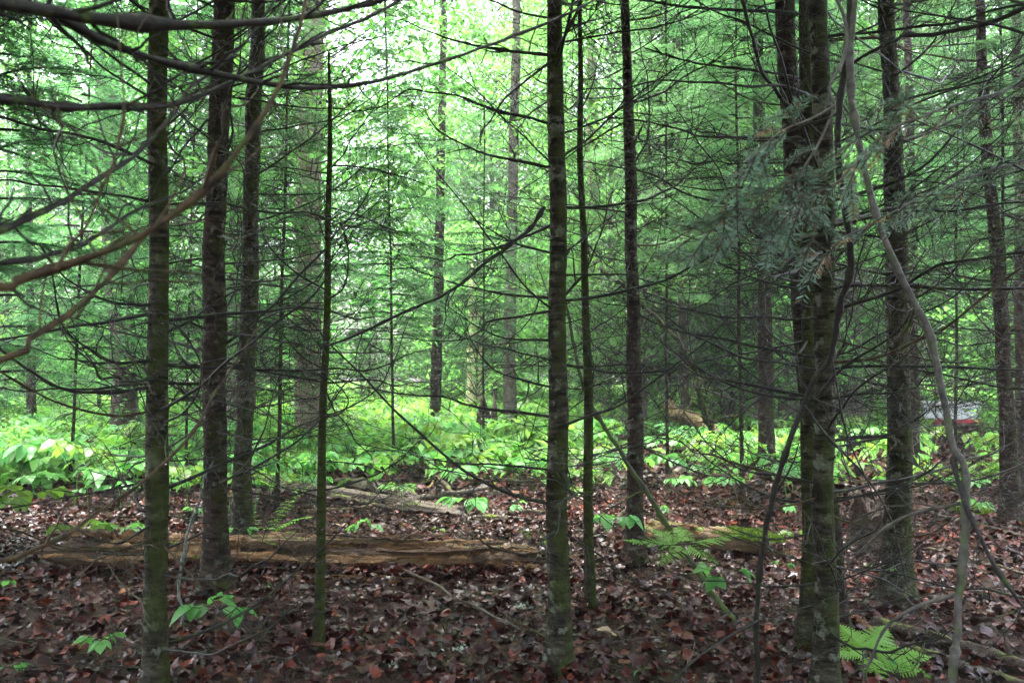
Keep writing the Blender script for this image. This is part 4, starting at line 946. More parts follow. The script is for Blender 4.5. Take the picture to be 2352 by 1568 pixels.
ordinals(FH, lambda k_: k_)
# middle-distance herbs: individual plants in one mesh each
def herb_mesh(seed, mat=M_HERB):
    out, stems = umbel(seed, 1.0 * 0.34, 0.46, 3, 5); mb = MB()
    for q, yaw, pit, l_ in out:
        v, t = leaflet_arrays(1, 0.56, 0.14, 0.28, 3); M = rotmats(np.array([yaw]), np.array([pit]), np.array([random.gauss(0, 0.2)]))
        scatter(mb, v, t, np.array([q]), M, [l_])
    for a, m_, e in stems: tube(mb, np.array([a, m_, e]), [0.004, 0.003, 0.0015], 4)
    return mb.mesh('herb', mat), out
HM = [herb_mesh(800 + i)[0] for i in range(5)] + [herb_mesh(810 + i, M_HERB_YEL)[0] for i in range(2)]
def patch(x, y):
    return 0.5 + 0.5 * math.sin(0.9 * x + 1.7 * math.sin(0.5 * y)) * math.sin(0.75 * y + 1.3 * math.sin(0.8 * x) + 0.6)
def cover_density(px, Y):
    d = 0.15
    if 380 < px < 1330: d = min(1.0, max(0.12, (Y - 8.6) / 6))
    if px <= 380: d = min(1.0, max(0.2, (Y - 6.5) / 6))
    if 1330 <= px < 1900: d = min(0.55, max(0.10, (Y - 9) / 14))
    if px >= 1900: d = min(0.6, max(0.12, (Y - 8) / 12))
    if 2110 < px < 2260 and 13 < Y < 25: d = 0.0
    vis = 0.0 if (2110 < px < 2260 and 13 < Y < 25.5) else 1.0
    return d * (min(1.0, max(0.12, 3.2 * patch((px - 1176) / FPX * Y, Y) - 1.0)) if Y < 32 else 1)
r = np.random.default_rng(77); cnt = 0; HL = []
while cnt < 290:
    Y = 9.0 + 10 * r.random() ** 0.9; px = r.uniform(-30, 2380)
    if r.random() > cover_density(px, Y): continue
    b = onground((px - 1176) / FPX * Y, Y)
    o = link('woodland_herb', HM[r.integers(len(HM))], None, b); s = r.uniform(0.9, 1.9)
    o.scale = (s, s, s * r.uniform(0.7, 1.15)); o.rotation_euler = (r.normal(0, 0.08), r.normal(0, 0.08), r.uniform(0, 6.3))
    zone = next(z for lim, z in ((160, 'at the left edge'), (340, 'left of the nearest left trunk'), (480, 'right of the nearest left trunk'), (650, 'behind the two dark left trunks'), (800, 'beside the pale background trunk'), (960, 'right of the pale background trunk'), (1120, 'below the snag'), (1275, 'just left of the central fir'), (1440, 'around the thin green pole'), (1600, 'right of the straight dark trunk'), (1850, 'left of the trio'), (2060, 'right of the trio'), (9999, 'at the far right')) if px < lim)
    tier = 'nearest' if Y < 11.5 else ('next' if Y < 14 else ('third' if Y < 17 else 'farthest'))
    tag(o, '-', 'plant', 'herbs in the undergrowth'); HL.append(('leafy herb %s, %s row' % (zone, tier), px, o))
    cnt += 1
ordinals(HL, lambda k_: k_)
gc = MB(); n = 6500
v, t = leaflet_arrays(1, 0.56, 0.12, 0.3, 2)
PX = r.uniform(-80, 2430, n * 2); YY = 11 + 77 * r.random(n * 2) ** 1.5
keep = np.array([r.random() < cover_density(a, b_) + (0.35 if b_ > 22 else 0) and not (2110 < a < 2260 and b_ < 26) for a, b_ in zip(PX, YY)])
PX, YY = PX[keep][:n], YY[keep][:n]; n = len(PX)
for j in range(9):
    x = (PX - 1176) / FPX * YY + r.normal(0, 0.16, n); y = YY + r.normal(0, 0.16, n)
    hh = r.uniform(0.10, 0.5, n) * (1 + YY / 80) + 0.1 * np.sin(x * 1.3) * np.sin(y * 0.9)
    M = rotmats(r.uniform(0, 6.3, n), r.normal(0.25, 0.2, n), r.normal(0, 0.2, n))
    cc = np.ones((n, 3)) * r.uniform(0.7, 1.35, (n, 1)) * np.stack([r.uniform(0.85, 1.35, n), np.ones(n), r.uniform(0.7, 1.1, n)], 1)
    scatter(gc, v, t, np.stack([x, y, gz(x, y) + hh], 1), M, r.uniform(0.09, 0.26, n) * (1 + YY / 45), cc)
go = link('ground_cover', gc.mesh('ground_cover', M_COVER)); tag(go, 'bright green leafy undergrowth spreading over the floor under the far trees', 'undergrowth', kind='stuff')

def frond_arrays(ln, wd, npair, seed, droop=0.25, rise=0.2):
    r = np.random.default_rng(seed); V, T = [], []; nv = 0
    for k in range(npair):
        f = (k + 0.6) / npair; x = ln * (0.12 + 0.88 * f); z = rise * x - droop * x * x / ln
        pl = wd * 0.5 * (math.sin(math.pi * (0.22 + 0.78 * f) ** 0.8) ** 0.8 if f < 0.995 else 0.1) * (1.08 - 0.35 * f) + 0.006
        pw = ln / npair * 1.6
        for sg in (-1, 1):
            d = np.array([0.35, sg * 0.94, -0.12 + r.normal(0, 0.08)])
            m = 5                                # toothed pinna
            base = np.array([x, 0, z]); up = np.array([1, 0, 0.1])
            pts = []
            for j in range(m):
                g = j / m; wj = pw * 0.5 * (1 - g * 0.85)
                pts += [base + d * pl * g + up * wj, base + d * pl * (g + 0.75 / m) + up * wj * 0.45, base + d * pl * g - up * wj, base + d * pl * (g + 0.75 / m) - up * wj * 0.45]
            pts.append(base + d * pl); V += pts
            for j in range(m):
                a = nv + j * 4; nx = nv + (j + 1) * 4 if j < m - 1 else None
                T += [(a, a + 1, a + 2), (a + 1, a + 3, a + 2)]
                e = nv + m * 4
                if nx is not None: T += [(a + 1, nx, a + 3), (nx, nx + 2, a + 3)]
                else: T += [(a + 1, e, a + 3)]
            nv += m * 4 + 1
    return np.array(V), np.array(T)
def fern(label, base, fronds, stem_h, seed, name='fern', group='ferns', tilt=0.0):
    root = empty(name, base); tag(root, label, 'fern', group); r = np.random.default_rng(seed); root.rotation_euler = (tilt, 0, 0)
    for i, (az, ln, wd, rise, droop, z) in enumerate(fronds):
        v, t = frond_arrays(ln, wd, 15, seed * 31 + i, droop, rise)
        o = link('frond', MB().add(v, t).mesh('frond', M_FERN, False), root, (0, 0, z)); o.rotation_euler = (r.normal(0, 0.12), 0, az)
        mb = MB(); xs_ = np.linspace(0, ln, 8); tube(mb, np.stack([xs_, 0 * xs_, rise * xs_ - droop * xs_ ** 2 / ln - 0.003], 1), np.linspace(0.0025, 0.0006, 8), 4)
        link('rib', mb.mesh('rib', M_HSTEM), o)
    if stem_h > 0:
        mb = MB(); tube(mb, [[0, 0.01, -0.02], [0.01, 0, stem_h * 0.5], [0, 0, stem_h]], [0.004, 0.003, 0.0025], 6); link('stem', mb.mesh('stem', M_HSTEM), root)
p = P(1562, 1236, 5.5); fb = onground(p[0], 5.5); h = p[2] - fb[2]
fern('broad bright green fern spread flat in front of the mossy log', fb, [(3.05, 0.38, 0.30, 0.08, 0.05, h), (0.12, 0.38, 0.28, 0.16, 0.05, h), (3.9, 0.28, 0.22, 0.0, 0.2, h), (5.5, 0.26, 0.18, 0.0, 0.2, h), (1.5, 0.26, 0.18, 0.15, 0.1, h), (2.3, 0.26, 0.18, 0.15, 0.1, h)], h, 3, tilt=0.22)
p = P(1990, 1492, 4.45); fb = onground(p[0], 4.45); h = p[2] - fb[2]
fern('lacy fern beside the thick trio trunk in the lower right', fb, [(0.05, 0.33, 0.22, 0.02, 0.12, h), (5.9, 0.30, 0.2, 0.0, 0.2, h), (3.0, 0.22, 0.16, 0.05, 0.1, h), (0.9, 0.3, 0.2, 0.1, 0.1, h), (1.9, 0.25, 0.18, 0.15, 0.1, h), (4.6, 0.22, 0.16, 0.0, 0.2, h)], h, 4, tilt=0.32)
p = G(600, 1240)
fern('upright fern with narrow fronds right of the trunk behind the rotten log', p, [(0.5, 0.5, 0.20, 1.5, 0.5, 0), (5.6, 0.5, 0.20, 1.6, 0.55, 0), (2.4, 0.42, 0.17, 1.7, 0.6, 0), (0.0, 0.5, 0.2, 0.9, 0.45, 0), (0.2, 0.4, 0.18, 0.5, 0.4, 0)], 0, 5)
for i, (px, py, s_, lb) in enumerate([(1160, 1072, 1.0, 'fern in the bright plants left of the central trunk'), (960, 1040, 1.0, 'fern in the bright plants below the slim dark trunk'), (2200, 1120, 1.0, 'fern patch plant behind the arching grey sapling'), (2262, 1100, 0.9, 'fern at far right behind the leaning trunk'), (150, 1080, 1.0, 'fern in the plants at far left'), (380, 1060, 1.0, 'fern in plants right of the nearest left trunk'), (1500, 1010, 1.2, 'fern right of the straight dark trunk'), (860, 1010, 1.1, 'fern right of the pale background trunk')]):
    b = G(px, py); rr_ = np.random.default_rng(60 + i)
    fern(lb, b, [(a + rr_.normal(0, 0.3), 0.6 * s_ * rr_.uniform(0.8, 1.1), 0.2 * s_, 1.0, 0.65, 0) for a in np.arange(0, 6.2, 0.9)], 0, 70 + i, group='ferns in the middle distance')

# ================================================================== logs, stumps, sticks
def log_mesh(p0, p1, r0, r1, mat, seed, squash=0.7, ridge=0.16, n=26, bend=0.0, taper_end=False, steps=60, hollow=0.0):
    """built along local X from 0 to length; returns mesh, length"""
    r = np.random.default_rng(seed); ln = float(np.linalg.norm(p1 - p0)); s = np.linspace(0, 1, steps); th = np.arange(n) * 2 * np.pi / n
    ph = r.uniform(0, 6.3, 12); rj = r.uniform(-1, 1, n)
    rad = (r0 + (r1 - r0) * s)[:, None] * np.ones((1, n))
    ang = th[None] + 0.25 * np.sin(3 * s + ph[0])[:, None]
    m = 1 + ridge * (0.5 * np.sin(7 * ang + 4 * s[:, None] + ph[1]) + 0.5 * rj[None] * np.sin(5 * s[:, None] + ph[2] + rj[None] * 9) + 0.35 * np.sin(11 * ang - 9 * s[:, None] + ph[3]))
    m += 0.10 * np.sin(13 * s + ph[4])[:, None] + r.normal(0, 0.03, (steps, n))
    if hollow: m -= hollow * np.exp(-((th[None] - 4.2) / 0.35) ** 2) * np.clip(np.sin(6 * s + ph[5])[:, None] * 2 + 0.8, 0, 1)
    if taper_end: m *= np.clip((1 - s) * 9, 0.12, 1)[:, None] ** 0.5 * np.clip(s * 12, 0.2, 1)[:, None] ** 0.5
    V = np.stack([np.repeat((s * ln)[:, None], n, 1) + r.normal(0, 0.008, (steps, n)), rad * m * np.cos(th)[None] + bend * np.sin(np.pi * s)[:, None], rad * m * np.sin(th)[None] * squash], -1)
    i = np.arange(steps - 1)[:, None] * n; j = np.arange(n)[None]; j2 = (j + 1) % n
    Q = np.stack([i + j, i + n + j, i + n + j2, i + j2], -1).reshape(-1, 4)
    V = np.vstack([V.reshape(-1, 3), [[0.02, 0, 0]], [[ln - 0.02, 0, 0]]]); a = steps * n
    T = [(k_, (k_ + 1) % n, a) for k_ in range(n)] + [((steps - 1) * n + (k_ + 1) % n, (steps - 1) * n + k_, a + 1) for k_ in range(n)]
    return MB().add(V, T, Q).mesh('log', mat, True), ln
def place_log(o, p0, p1):
    d = Vector(p1 - p0); o.location = p0; o.rotation_euler = (0, -math.atan2(d.z, math.hypot(d.x, d.y)), math.atan2(d.y, d.x))
# the big rotten log
p0 = G(96, 1322) + [0, 0.06, 0.15]; p1 = G(1250, 1325) + [0, 0.15, 0.09]
root = empty('rotten_log', p0); tag(root, 'long rotten orange-brown log lying across the left foreground', 'log'); place_log(root, p0, p1)
me, LN = log_mesh(p0, p1, 0.145, 0.09, M_ROT_CORE, 5, 0.9, 0.22, 30, 0.0, True, 110, 0.5); link('log_core', me, root)
def slab(parent, x0, x1, y, z, wd, th_, seed, mat, name='wood_slab', pitch=0.0):
    r = np.random.default_rng(seed); k = 26; s = np.linspace(0, 1, k); ln = x1 - x0
    ph = r.uniform(0, 6.3, 4); prof = np.clip(np.sin(np.pi * s) * 4, 0.15, 1) * (1 + 0.28 * np.sin(17 * s + ph[0]) + r.normal(0, 0.16, k))
    cy = 0.012 * np.sin(7 * s + ph[1]); cz = 0.014 * np.sin(5 * s + ph[2]) + r.normal(0, 0.004, k)
    cr = np.array([(-0.5, -0.4), (-0.2, 0.5), (0.25, 0.35), (0.5, 0.1), (0.3, -0.5), (-0.1, -0.35)])
    V = np.stack([np.repeat((s * ln)[:, None], 6, 1) + r.normal(0, 0.012, (k, 6)), cy[:, None] + cr[None, :, 0] * wd * prof[:, None] * r.uniform(0.75, 1.2, (k, 6)), cz[:, None] + cr[None, :, 1] * th_ * prof[:, None] * r.uniform(0.7, 1.25, (k, 6))], -1)
    i = np.arange(k - 1)[:, None] * 6; j = np.arange(6)[None]; j2 = (j + 1) % 6
    Q = np.stack([i + j, i + 6 + j, i + 6 + j2, i + j2], -1).reshape(-1, 4)
    o = link(name, MB().add(V.reshape(-1, 3), None, Q).mesh(name, mat, False), parent, (x0, y, z)); o.rotation_euler = (0, pitch, r.normal(0, 0.02)); return o
r = np.random.default_rng(17)
for i in range(60):
    f = r.random(); x0 = f * LN * 0.86; x1 = min(LN * 0.99, x0 + r.uniform(0.3, 1.5)); xm = (x0 + x1) / 2 / LN
    rad_ = 0.185 + (0.115 - 0.185) * xm; a = r.uniform(1.25, 4.1)
    slab(root, x0, x1, math.cos(a) * rad_ * r.uniform(0.8, 1.3), math.sin(a) * rad_ * 0.95 * r.uniform(0.8, 1.25), r.uniform(0.03, 0.09), r.uniform(0.015, 0.05), 900 + i, [M_ROT, M_ROT, M_ROT_CORE, M_ROT_MOSS, M_ROT_PALE][i % 5], pitch=r.normal(0, 0.025)).rotation_euler[0] = a - math.pi / 2 + r.normal(0, 0.2)
for i, (x0, x1, y, z, wd, th_) in enumerate([(0.55, 0.9, -0.05, 0.17, 0.03, 0.05), (2.05, 2.3, -0.03, 0.13, 0.03, 0.05), (1.5, 3.1, -0.27, -0.085, 0.10, 0.04), (1.9, 2.9, -0.36, -0.09, 0.06, 0.03), (0.9, 1.5, -0.24, -0.08, 0.05, 0.03)]):
    slab(root, x0, x1, y, z, wd, th_, 980 + i, M_ROT)
dl = MB(); r = np.random.default_rng(23); k_ = 90
pos = np.stack([r.uniform(0.1, LN * 0.95, k_), r.uniform(-0.10, 0.1, k_), np.full(k_, 0.13) + r.uniform(-0.02, 0.05, k_)], 1); pos[:, 2] -= 0.05 * pos[:, 0] / LN
for q in range(10):
    sel = np.arange(k_) % 10 == q; m_ = int(sel.sum()); scatter(dl, LS[q][0], LS[q][1], pos[sel], rotmats(r.uniform(0, 6.3, m_), r.normal(0, 0.4, m_), r.normal(0, 0.4, m_)), r.uniform(0.018, 0.04, m_), litter_cols(m_))
tag(link('settled_leaves', dl.mesh('settled_leaves', M_LITTER), root), kind='stuff')
dl = MB(); k_ = 700; q0, q1 = p0 + [0, -0.2, 0], p1 + [0, -0.16, 0]; f = r.random(k_)[:, None]
pos = q0 + (q1 - q0) * f + np.c_[r.normal(0, 0.05, k_), -np.abs(r.normal(0, 0.07, k_)), np.zeros(k_)]
for key, _r, _a, b_ in near:
    if key == 'M': continue
    kk = 60; a = r.uniform(0, 6.283, kk); rad_ = r.uniform(0.07, 0.26, kk)
    pos = np.vstack([pos, np.stack([b_[0] + rad_ * np.cos(a), b_[1] + rad_ * np.sin(a), 0 * a], 1)])
pos[:, 2] = gz(pos[:, 0], pos[:, 1]) + r.uniform(0.02, 0.085, len(pos)); k_ = len(pos)
for q in range(10):
    sel = np.arange(k_) % 10 == q; m_ = int(sel.sum()); scatter(dl, LS[q][0], LS[q][1], pos[sel], rotmats(r.uniform(0, 6.3, m_), r.normal(0, 0.5, m_), r.normal(0, 0.5, m_)), r.uniform(0.018, 0.045, m_), litter_cols(m_))
o = link('leaf_drift', dl.mesh('leaf_drift', M_LITTER)); tag(o, 'wet brown leaves drifted against the rotten log and the trunk feet', 'leaf litter', kind='stuff')
# grey fallen log behind
p0 = G(370, 1092) + [0, 0, 0.08]; p1 = G(1060, 1182) + [0, 0, 0.02]
o = link('fallen_log', log_mesh(p0, p1, 0.14, 0.085, M_ROT_GREY, 6, 0.85, 0.2, 24, 0.05, False, 70, 0.3)[0]); place_log(o, p0, p1); tag(o, 'weathered grey fallen log slanting behind the rotten log', 'log')
for i, (a, b_, r0, r1, mt_, sd_, lb) in enumerate([((770, 1118), (960, 1150), 0.12, 0.09, M_ROT_GREY, 61, 'flaking broken log behind the grey one, left of the brush pile'), ((905, 1172), (1075, 1192), 0.09, 0.06, M_ROT_GREY, 62, 'low broken log section below the brush pile'), ((590, 1112), (700, 1128), 0.11, 0.10, M_ROT_MOSS, 63, 'mossy log stub behind the trunk with the upright fern'), ((1080, 1195), (1330, 1205), 0.05, 0.035, M_STUMP, 64, 'thin dark half-buried log left of the central fir')]):
    q0, q1 = G(*a) + [0, 0, r0 * 0.5], G(*b_) + [0, 0, r1 * 0.4]
    o = link('broken_log', log_mesh(q0, q1, r0, r1, mt_, sd_, 0.85, 0.26, 22, 0.03, True, 44, 0.4)[0]); place_log(o, q0, q1); tag(o, lb, 'log', 'broken logs behind the main log')
# mossy log at centre right
p0 = G(1470, 1250) + [0, 0, 0.10]; p1 = G(1765, 1275) + [0, 0, 0.08]
root = empty('mossy_log', p0); tag(root, 'short decayed log with bright moss on top behind the fern', 'log'); place_log(root, p0, p1)
me, LN = log_mesh(p0, p1, 0.135, 0.125, M_ROT_MOSS, 8, 0.9, 0.14, 24, 0.0, False, 50, 0.3); link('log_core', me, root)
for i, (x0, x1, y, z) in enumerate([(0.05, 0.55, -0.05, 0.12), (0.1, 0.6, -0.10, 0.08), (0.9, 1.35, -0.03, -0.05), (0.0, 0.3, -0.12, 0.03)]): slab(root, x0, x1, y, z, 0.06, 0.03, 950 + i, M_ROT)
def moss_pad(parent, cx, cy, cz, sx, sy, sz, nb, seed):
    r = np.random.default_rng(seed); mb = MB(); a = r.uniform(0, 6.3, nb); q = np.sqrt(r.random(nb))
    x, y = q * np.cos(a), q * np.sin(a); z = np.sqrt(np.clip(1 - q * q, 0, 1)) * (0.8 + 0.25 * np.sin(5 * x + 3) * np.cos(6 * y))
    pos = np.stack([cx + x * sx, cy + y * sy, cz + z * sz], 1)
    v = np.array([(-0.5, 0, -0.3), (0.5, 0, -0.3), (0.1, 0, 1.0)]); M = rotmats(r.uniform(0, 6.3, nb), r.normal(0, 0.5, nb), r.normal(0, 0.5, nb))
    cc = np.ones((nb, 3)) * r.uniform(0.5, 1.4, (nb, 1))
    scatter(mb, v, np.array([(0, 1, 2)]), pos, M, r.uniform(0.012, 0.028, nb), cc)
    n1, n2 = 10, 16; U, W = np.meshgrid(np.linspace(0, 1, n1), np.arange(n2) / n2 * 6.283, indexing='ij')
    X = np.stack([cx + U * np.cos(W) * sx, cy + U * np.sin(W) * sy, cz + np.sqrt(np.clip(1 - U * U, 0, 1)) * sz * (0.8 + 0.25 * np.sin(5 * U * np.cos(W) + 3) * np.cos(6 * U * np.sin(W)))], -1).reshape(-1, 3)
    i = np.arange(n1 - 1)[:, None] * n2; j = np.arange(n2)[None]; j2 = (j + 1) % n2
    mb.add(X, None, np.stack([i + j, i + n2 + j, i + n2 + j2, i + j2], -1).reshape(-1, 4), np.array([0.6, 0.6, 0.6]))
    return link('moss', mb.mesh('moss', M_MOSS, False), parent)
moss_pad(root, 0.92, -0.02, 0.06, 0.33, 0.12, 0.075, 2600, 1)
# log end right of the mossy one
p0 = G(1735, 1272) + [0, 0.1, 0.05]; p1 = G(1835, 1262) + [0, 0.2, 0.03]
o = link('log_fragment', log_mesh(p0, p1, 0.06, 0.03, M_ROT_MOSS, 9, 0.8, 0.2, 16, 0, True, 24)[0]); place_log(o, p0, p1); tag(o, 'splintered log end lying against the short mossy log', 'log')
# moss mound at far right
b = G(2228, 1176); root = empty('moss_mound', b); tag(root, 'low green moss mound in the litter at right', 'moss'); moss_pad(root, 0, 0, -0.04, 0.24, 0.2, 0.14, 2600, 2)
# logs and poles at lower right
def pole(label, a, b_, r0, r1, mat, seed, lift=0.03, name='fallen_branch', cat='branch', group='branches lying on the floor', lift2=None, n=9):
    q0, q1 = G(*a) + [0, 0, lift], G(*b_) + [0, 0, lift if lift2 is None else lift2]
    r = np.random.default_rng(seed); s = np.linspace(0, 1, 9)[:, None]; pts = q0 + (q1 - q0) * s
    pts = pts + np.vstack([[0, 0, 0], r.normal(0, 0.012 * np.linalg.norm(q1 - q0) / 1.5, (7, 3)), [0, 0, 0]]); pts[:, 2] = np.maximum(pts[:, 2], gz(pts[:, 0], pts[:, 1]) + r0 * 0.4)
    mb = MB(); pp, rr = smoothpath(pts - q0, np.linspace(r0, r1, 9), 0.05); tube(mb, pp, rr * r.uniform(0.88, 1.12, len(rr)), n, cap0=True)
    for _ in range(3):
        i = r.integers(2, len(pp) - 2); d = r.normal(0, 1, 3); d[2] = abs(d[2]) * 0.5; d /= np.linalg.norm(d); l_ = r.uniform(0.06, 0.25)
        tube(mb, [pp[i], pp[i] + d * l_ * 0.5 + [0, 0, 0.01], pp[i] + d * l_], [rr[i] * 0.45, rr[i] * 0.3, rr[i] * 0.12], 5)
    o = link(name, mb.mesh(name, mat), None, q0); tag(o, label, cat, group); return o
pole('bare dark stick slanting down through the litter in the middle foreground', (868, 1292), (1190, 1452), 0.014, 0.007, M_STICK, 1, 0.05, lift2=0.03)
pole('pale short stick end lying beyond the slanting stick', (1195, 1440), (1260, 1480), 0.007, 0.004, M_TWIG_BROWN, 2)
pole('lichen-spotted fallen branch left of the straight dark trunk', (1330, 1252), (1470, 1180), 0.022, 0.016, M_STICK, 3, 0.06, lift2=0.14)
pole('thin pale fallen branch beside the lichen-spotted one', (1340, 1262), (1462, 1190), 0.012, 0.009, M_STEM_GREY, 4, 0.04, lift2=0.1)
pole('broken branch with pale rotted end pointing up in the litter centre', (1055, 1150), (945, 1098), 0.03, 0.045, M_STUMP, 5, 0.05, lift2=0.30)
pole('dark crooked branch on the grey fallen log', (960, 1182), (832, 1118), 0.022, 0.03, M_STUMP, 6, 0.06, lift2=0.12)
pole('dark decayed trunk leaning in the brush right of centre', (1760, 1075), (1538, 1015), 0.10, 0.15, M_ROT_MOSS, 7, 0.1, lift2=0.85, n=12)
pole('dark log half buried in litter in the lower right corner', (2010, 1440), (2400, 1560), 0.055, 0.045, M_STUMP, 8, 0.02)
pole('second dark buried log at the right edge', (2080, 1500), (2400, 1600), 0.04, 0.035, M_STUMP, 9, 0.01)
pole('bright split wood piece behind the trio foot', (1962, 1432), (2032, 1486), 0.045, 0.02, M_ROT, 10, 0.03)
pole('pale pole lying behind the swollen-footed fir', (2110, 1180), (2352, 1240), 0.022, 0.02, M_ROT_GREY, 11, 0.04)
pole('thin pole lying across the floor at far right', (2130, 1270), (2352, 1330), 0.016, 0.012, M_STICK, 12, 0.04)
pole('small grey stick in the litter left of the nearest left trunk', (275, 1466), (345, 1520), 0.018, 0.012, M_STICK, 13, 0.02)
pole('thin twig lying right of the central trunk foot', (1310, 1500), (1500, 1480), 0.006, 0.003, M_STICK, 14, 0.04)
pole('mossy pole lying right of the sapling pole in the litter', (700, 1180), (900, 1165), 0.03, 0.02, M_ROT_MOSS, 15, 0.02)
DF = []
for i, (a, b_, r0) in enumerate([((860, 1140), (1010, 1110), 0.02), ((930, 1160), (1120, 1140), 0.025), ((1080, 1110), (1240, 1135), 0.018), ((1130, 1125), (1205, 1090), 0.014), ((760, 1150), (900, 1180), 0.03), ((640, 1140), (800, 1120), 0.025), ((1190, 1180), (1260, 1215), 0.016), ((980, 1130), (1060, 1085), 0.015)]):
    o = pole('-', a, b_, r0 * 1.7, r0 * 1.0, [M_STUMP, M_ROT_GREY, M_STICK, M_ROT_MOSS][i % 4], 40 + i, 0.05, lift2=0.05 + 0.06 * (i % 4)); DF.append(('broken dark branch among the deadfall left of the central fir', (a[0] + b_[0]) / 2, o))
ordinals(DF, lambda k_: k_)
pole('short grey stick beyond the rotten log', (830, 1290), (905, 1330), 0.012, 0.008, M_STICK, 16, 0.05, lift2=0.12)
pole('dark stick standing askew beyond the rotten log', (900, 1262), (1020, 1205), 0.010, 0.005, M_STICK, 17, 0.03, lift2=0.1)
BP = []; r = np.random.default_rng(91)
for i in range(16):
    px, py = r.uniform(830, 1260), r.uniform(1085, 1150)
    b = G(px, py); o = link('dead_bough', DBF[i % 5], None, b + [0, 0, r.uniform(0.03, 0.14)]); s_ = r.uniform(0.6, 1.1); o.scale = (s_,) * 3
    o.rotation_euler = (r.uniform(0, 6.3), r.normal(0, 0.12), r.uniform(0, 6.3)); tag(o, '-', 'branch', 'dead boughs in the brush pile'); BP.append(('bare dead bough in the dark brush pile left of the central fir', px, o))
for i in range(10):
    px, py = r.uniform(1980, 2340), r.uniform(1120, 1330)
    b = G(px, py); o = link('dead_bough', DBF[i % 5], None, b + [0, 0, r.uniform(0.03, 0.2)]); s_ = r.uniform(0.6, 1.1); o.scale = (s_,) * 3
    o.rotation_euler = (r.uniform(0, 6.3), r.normal(-0.1, 0.15), r.uniform(0, 6.3)); tag(o, '-', 'branch', 'dead boughs on the floor at right'); BP.append(('bare dead bough lying on the litter at right', px, o))
ordinals(BP, lambda k_: k_)
# lichen-covered crooked sapling stem between the left trunks
b = G(410, 1448); root = empty('lichened_sapling', b); tag(root, 'crooked lichen-covered dead sapling between the two leftmost trunks', 'sapling')
traced(root, b, [(412, 1450), (420, 1400), (408, 1360), (418, 1290), (432, 1220), (455, 1160), (468, 1100), (490, 1060)], b[1], 5.3, 0.011, 0.006, wood('lichened_stem', (0.03, 0.03, 0.025), (0.20, 0.24, 0.19), 0.7, 55), 'stem', 3, 9, 0.12, 8, 0.25)
# twig litter
tw = MB(); r = np.random.default_rng(5)
for i in range(420):
    y = math.sqrt(r.uniform(3.6 ** 2, 13 ** 2)); x = (r.random() * 2 - 1) * 0.68 * y; az = r.uniform(0, 6.3); ln = r.uniform(0.06, 0.5)
    s = np.linspace(-0.5, 0.5, 4); q = np.stack([x + s * ln * math.cos(az), y + s * ln * math.sin(az), 0 * s], 1) + r.normal(0, 0.02 * ln, (4, 3))
    q[:, 2] = gz(q[:, 0], q[:, 1]) + r.uniform(0.03, 0.07) + r.normal(0, 0.015, 4)
    tube(tw, q, np.full(4, r.uniform(0.0012, 0.0035)), 4)
o = link('twig_litter', tw.mesh('twig_litter', M_STICK)); tag(o, 'small dead twigs scattered over the leaf litter', 'twigs', kind='stuff')
# grass tufts and lichen scraps
def tuft(label, px, py, n, h, seed):
    b = G(px, py); r = np.random.default_rng(seed); mb = MB()
    for _ in range(n):
        a = r.uniform(0, 6.3); l_ = h * r.uniform(0.5, 1.2); d = np.array([math.cos(a), math.sin(a), 0]); p_ = d * r.uniform(0, 0.05)
        wv = np.array([-d[1], d[0], 0]) * 0.0022; t_ = np.linspace(0, 1, 4)[:, None]
        c = p_ + d * t_ ** 2 * l_ * r.uniform(0.2, 0.7) + np.array([0, 0, 1]) * t_ * l_
        V = np.concatenate([c - wv * (1 - t_ * 0.9), c + wv * (1 - t_ * 0.9)]); mb.add(V, None, [(k_, k_ + 1, k_ + 5, k_ + 4) for k_ in range(3)])
    o = link('grass_tuft', mb.mesh('grass_tuft', M_FERN), None, b); tag(o, label, 'grass', 'grass tufts in the litter')
tuft('small grass tuft above the middle of the rotten log', 1050, 1275, 14, 0.14, 1); tuft('grass tuft left of the central trunk in the litter', 1255, 1258, 22, 0.16, 2)
tuft('grass sprig right of the trunk behind the rotten log', 612, 1266, 16, 0.13, 3); tuft('grass tuft behind the mossy log', 1690, 1172, 18, 0.12, 4); tuft('thin grass beside the central trunk, left of the other tuft', 1210, 1240, 12, 0.13, 5); tuft('grass sprig at the foot of the straight dark trunk', 1490, 1262, 16, 0.11, 6)
def scrap(label, px, py, sx, nb, seed, mat=M_LICHEN, name='lichen_scrap', cat='lichen'):
    b = G(px, py); r = np.random.default_rng(seed); mb = MB(); LV, LT = LS[2]
    pos = np.stack([r.normal(0, sx * 0.4, nb), r.normal(0, 0.02, nb), r.uniform(0.045, 0.075, nb)], 1)
    scatter(mb, LV, LT, pos, rotmats(r.uniform(0, 6, nb), r.normal(0, 0.6, nb), r.normal(0, 0.6, nb)), r.uniform(0.005, 0.013, nb))
    o = link(name, mb.mesh(name, mat), None, b); tag(o, label, cat, 'pale lichen scraps on the litter')
scrap('pale green lichen scrap left of the central trunk, upper one', 1200, 1412, 0.09, 26, 1); scrap('pale green lichen scrap in the bottom middle of the litter', 1055, 1512, 0.09, 24, 2); scrap('pale lichen bits near the end of the rotten log', 1222, 1368, 0.07, 14, 3); scrap('tiny pale lichen bit at the bottom edge', 900, 1555, 0.03, 8, 4); scrap('lichen bits below the broad-leaved herb', 1078, 1198, 0.1, 16, 5)
def special_leaf(label, px, py, size, col, seed, shape=1):
    b = G(px, py); LV, LT = LS[shape]
    o = link('fallen_leaf', MB().add(LV, LT, None, np.array(col)).mesh('fallen_leaf', M_LITTER), None, b + [0, 0, 0.065]); o.scale = (size,) * 3; o.rotation_euler = (0.25, 0.1, seed * 1.3); tag(o, label, 'leaf')
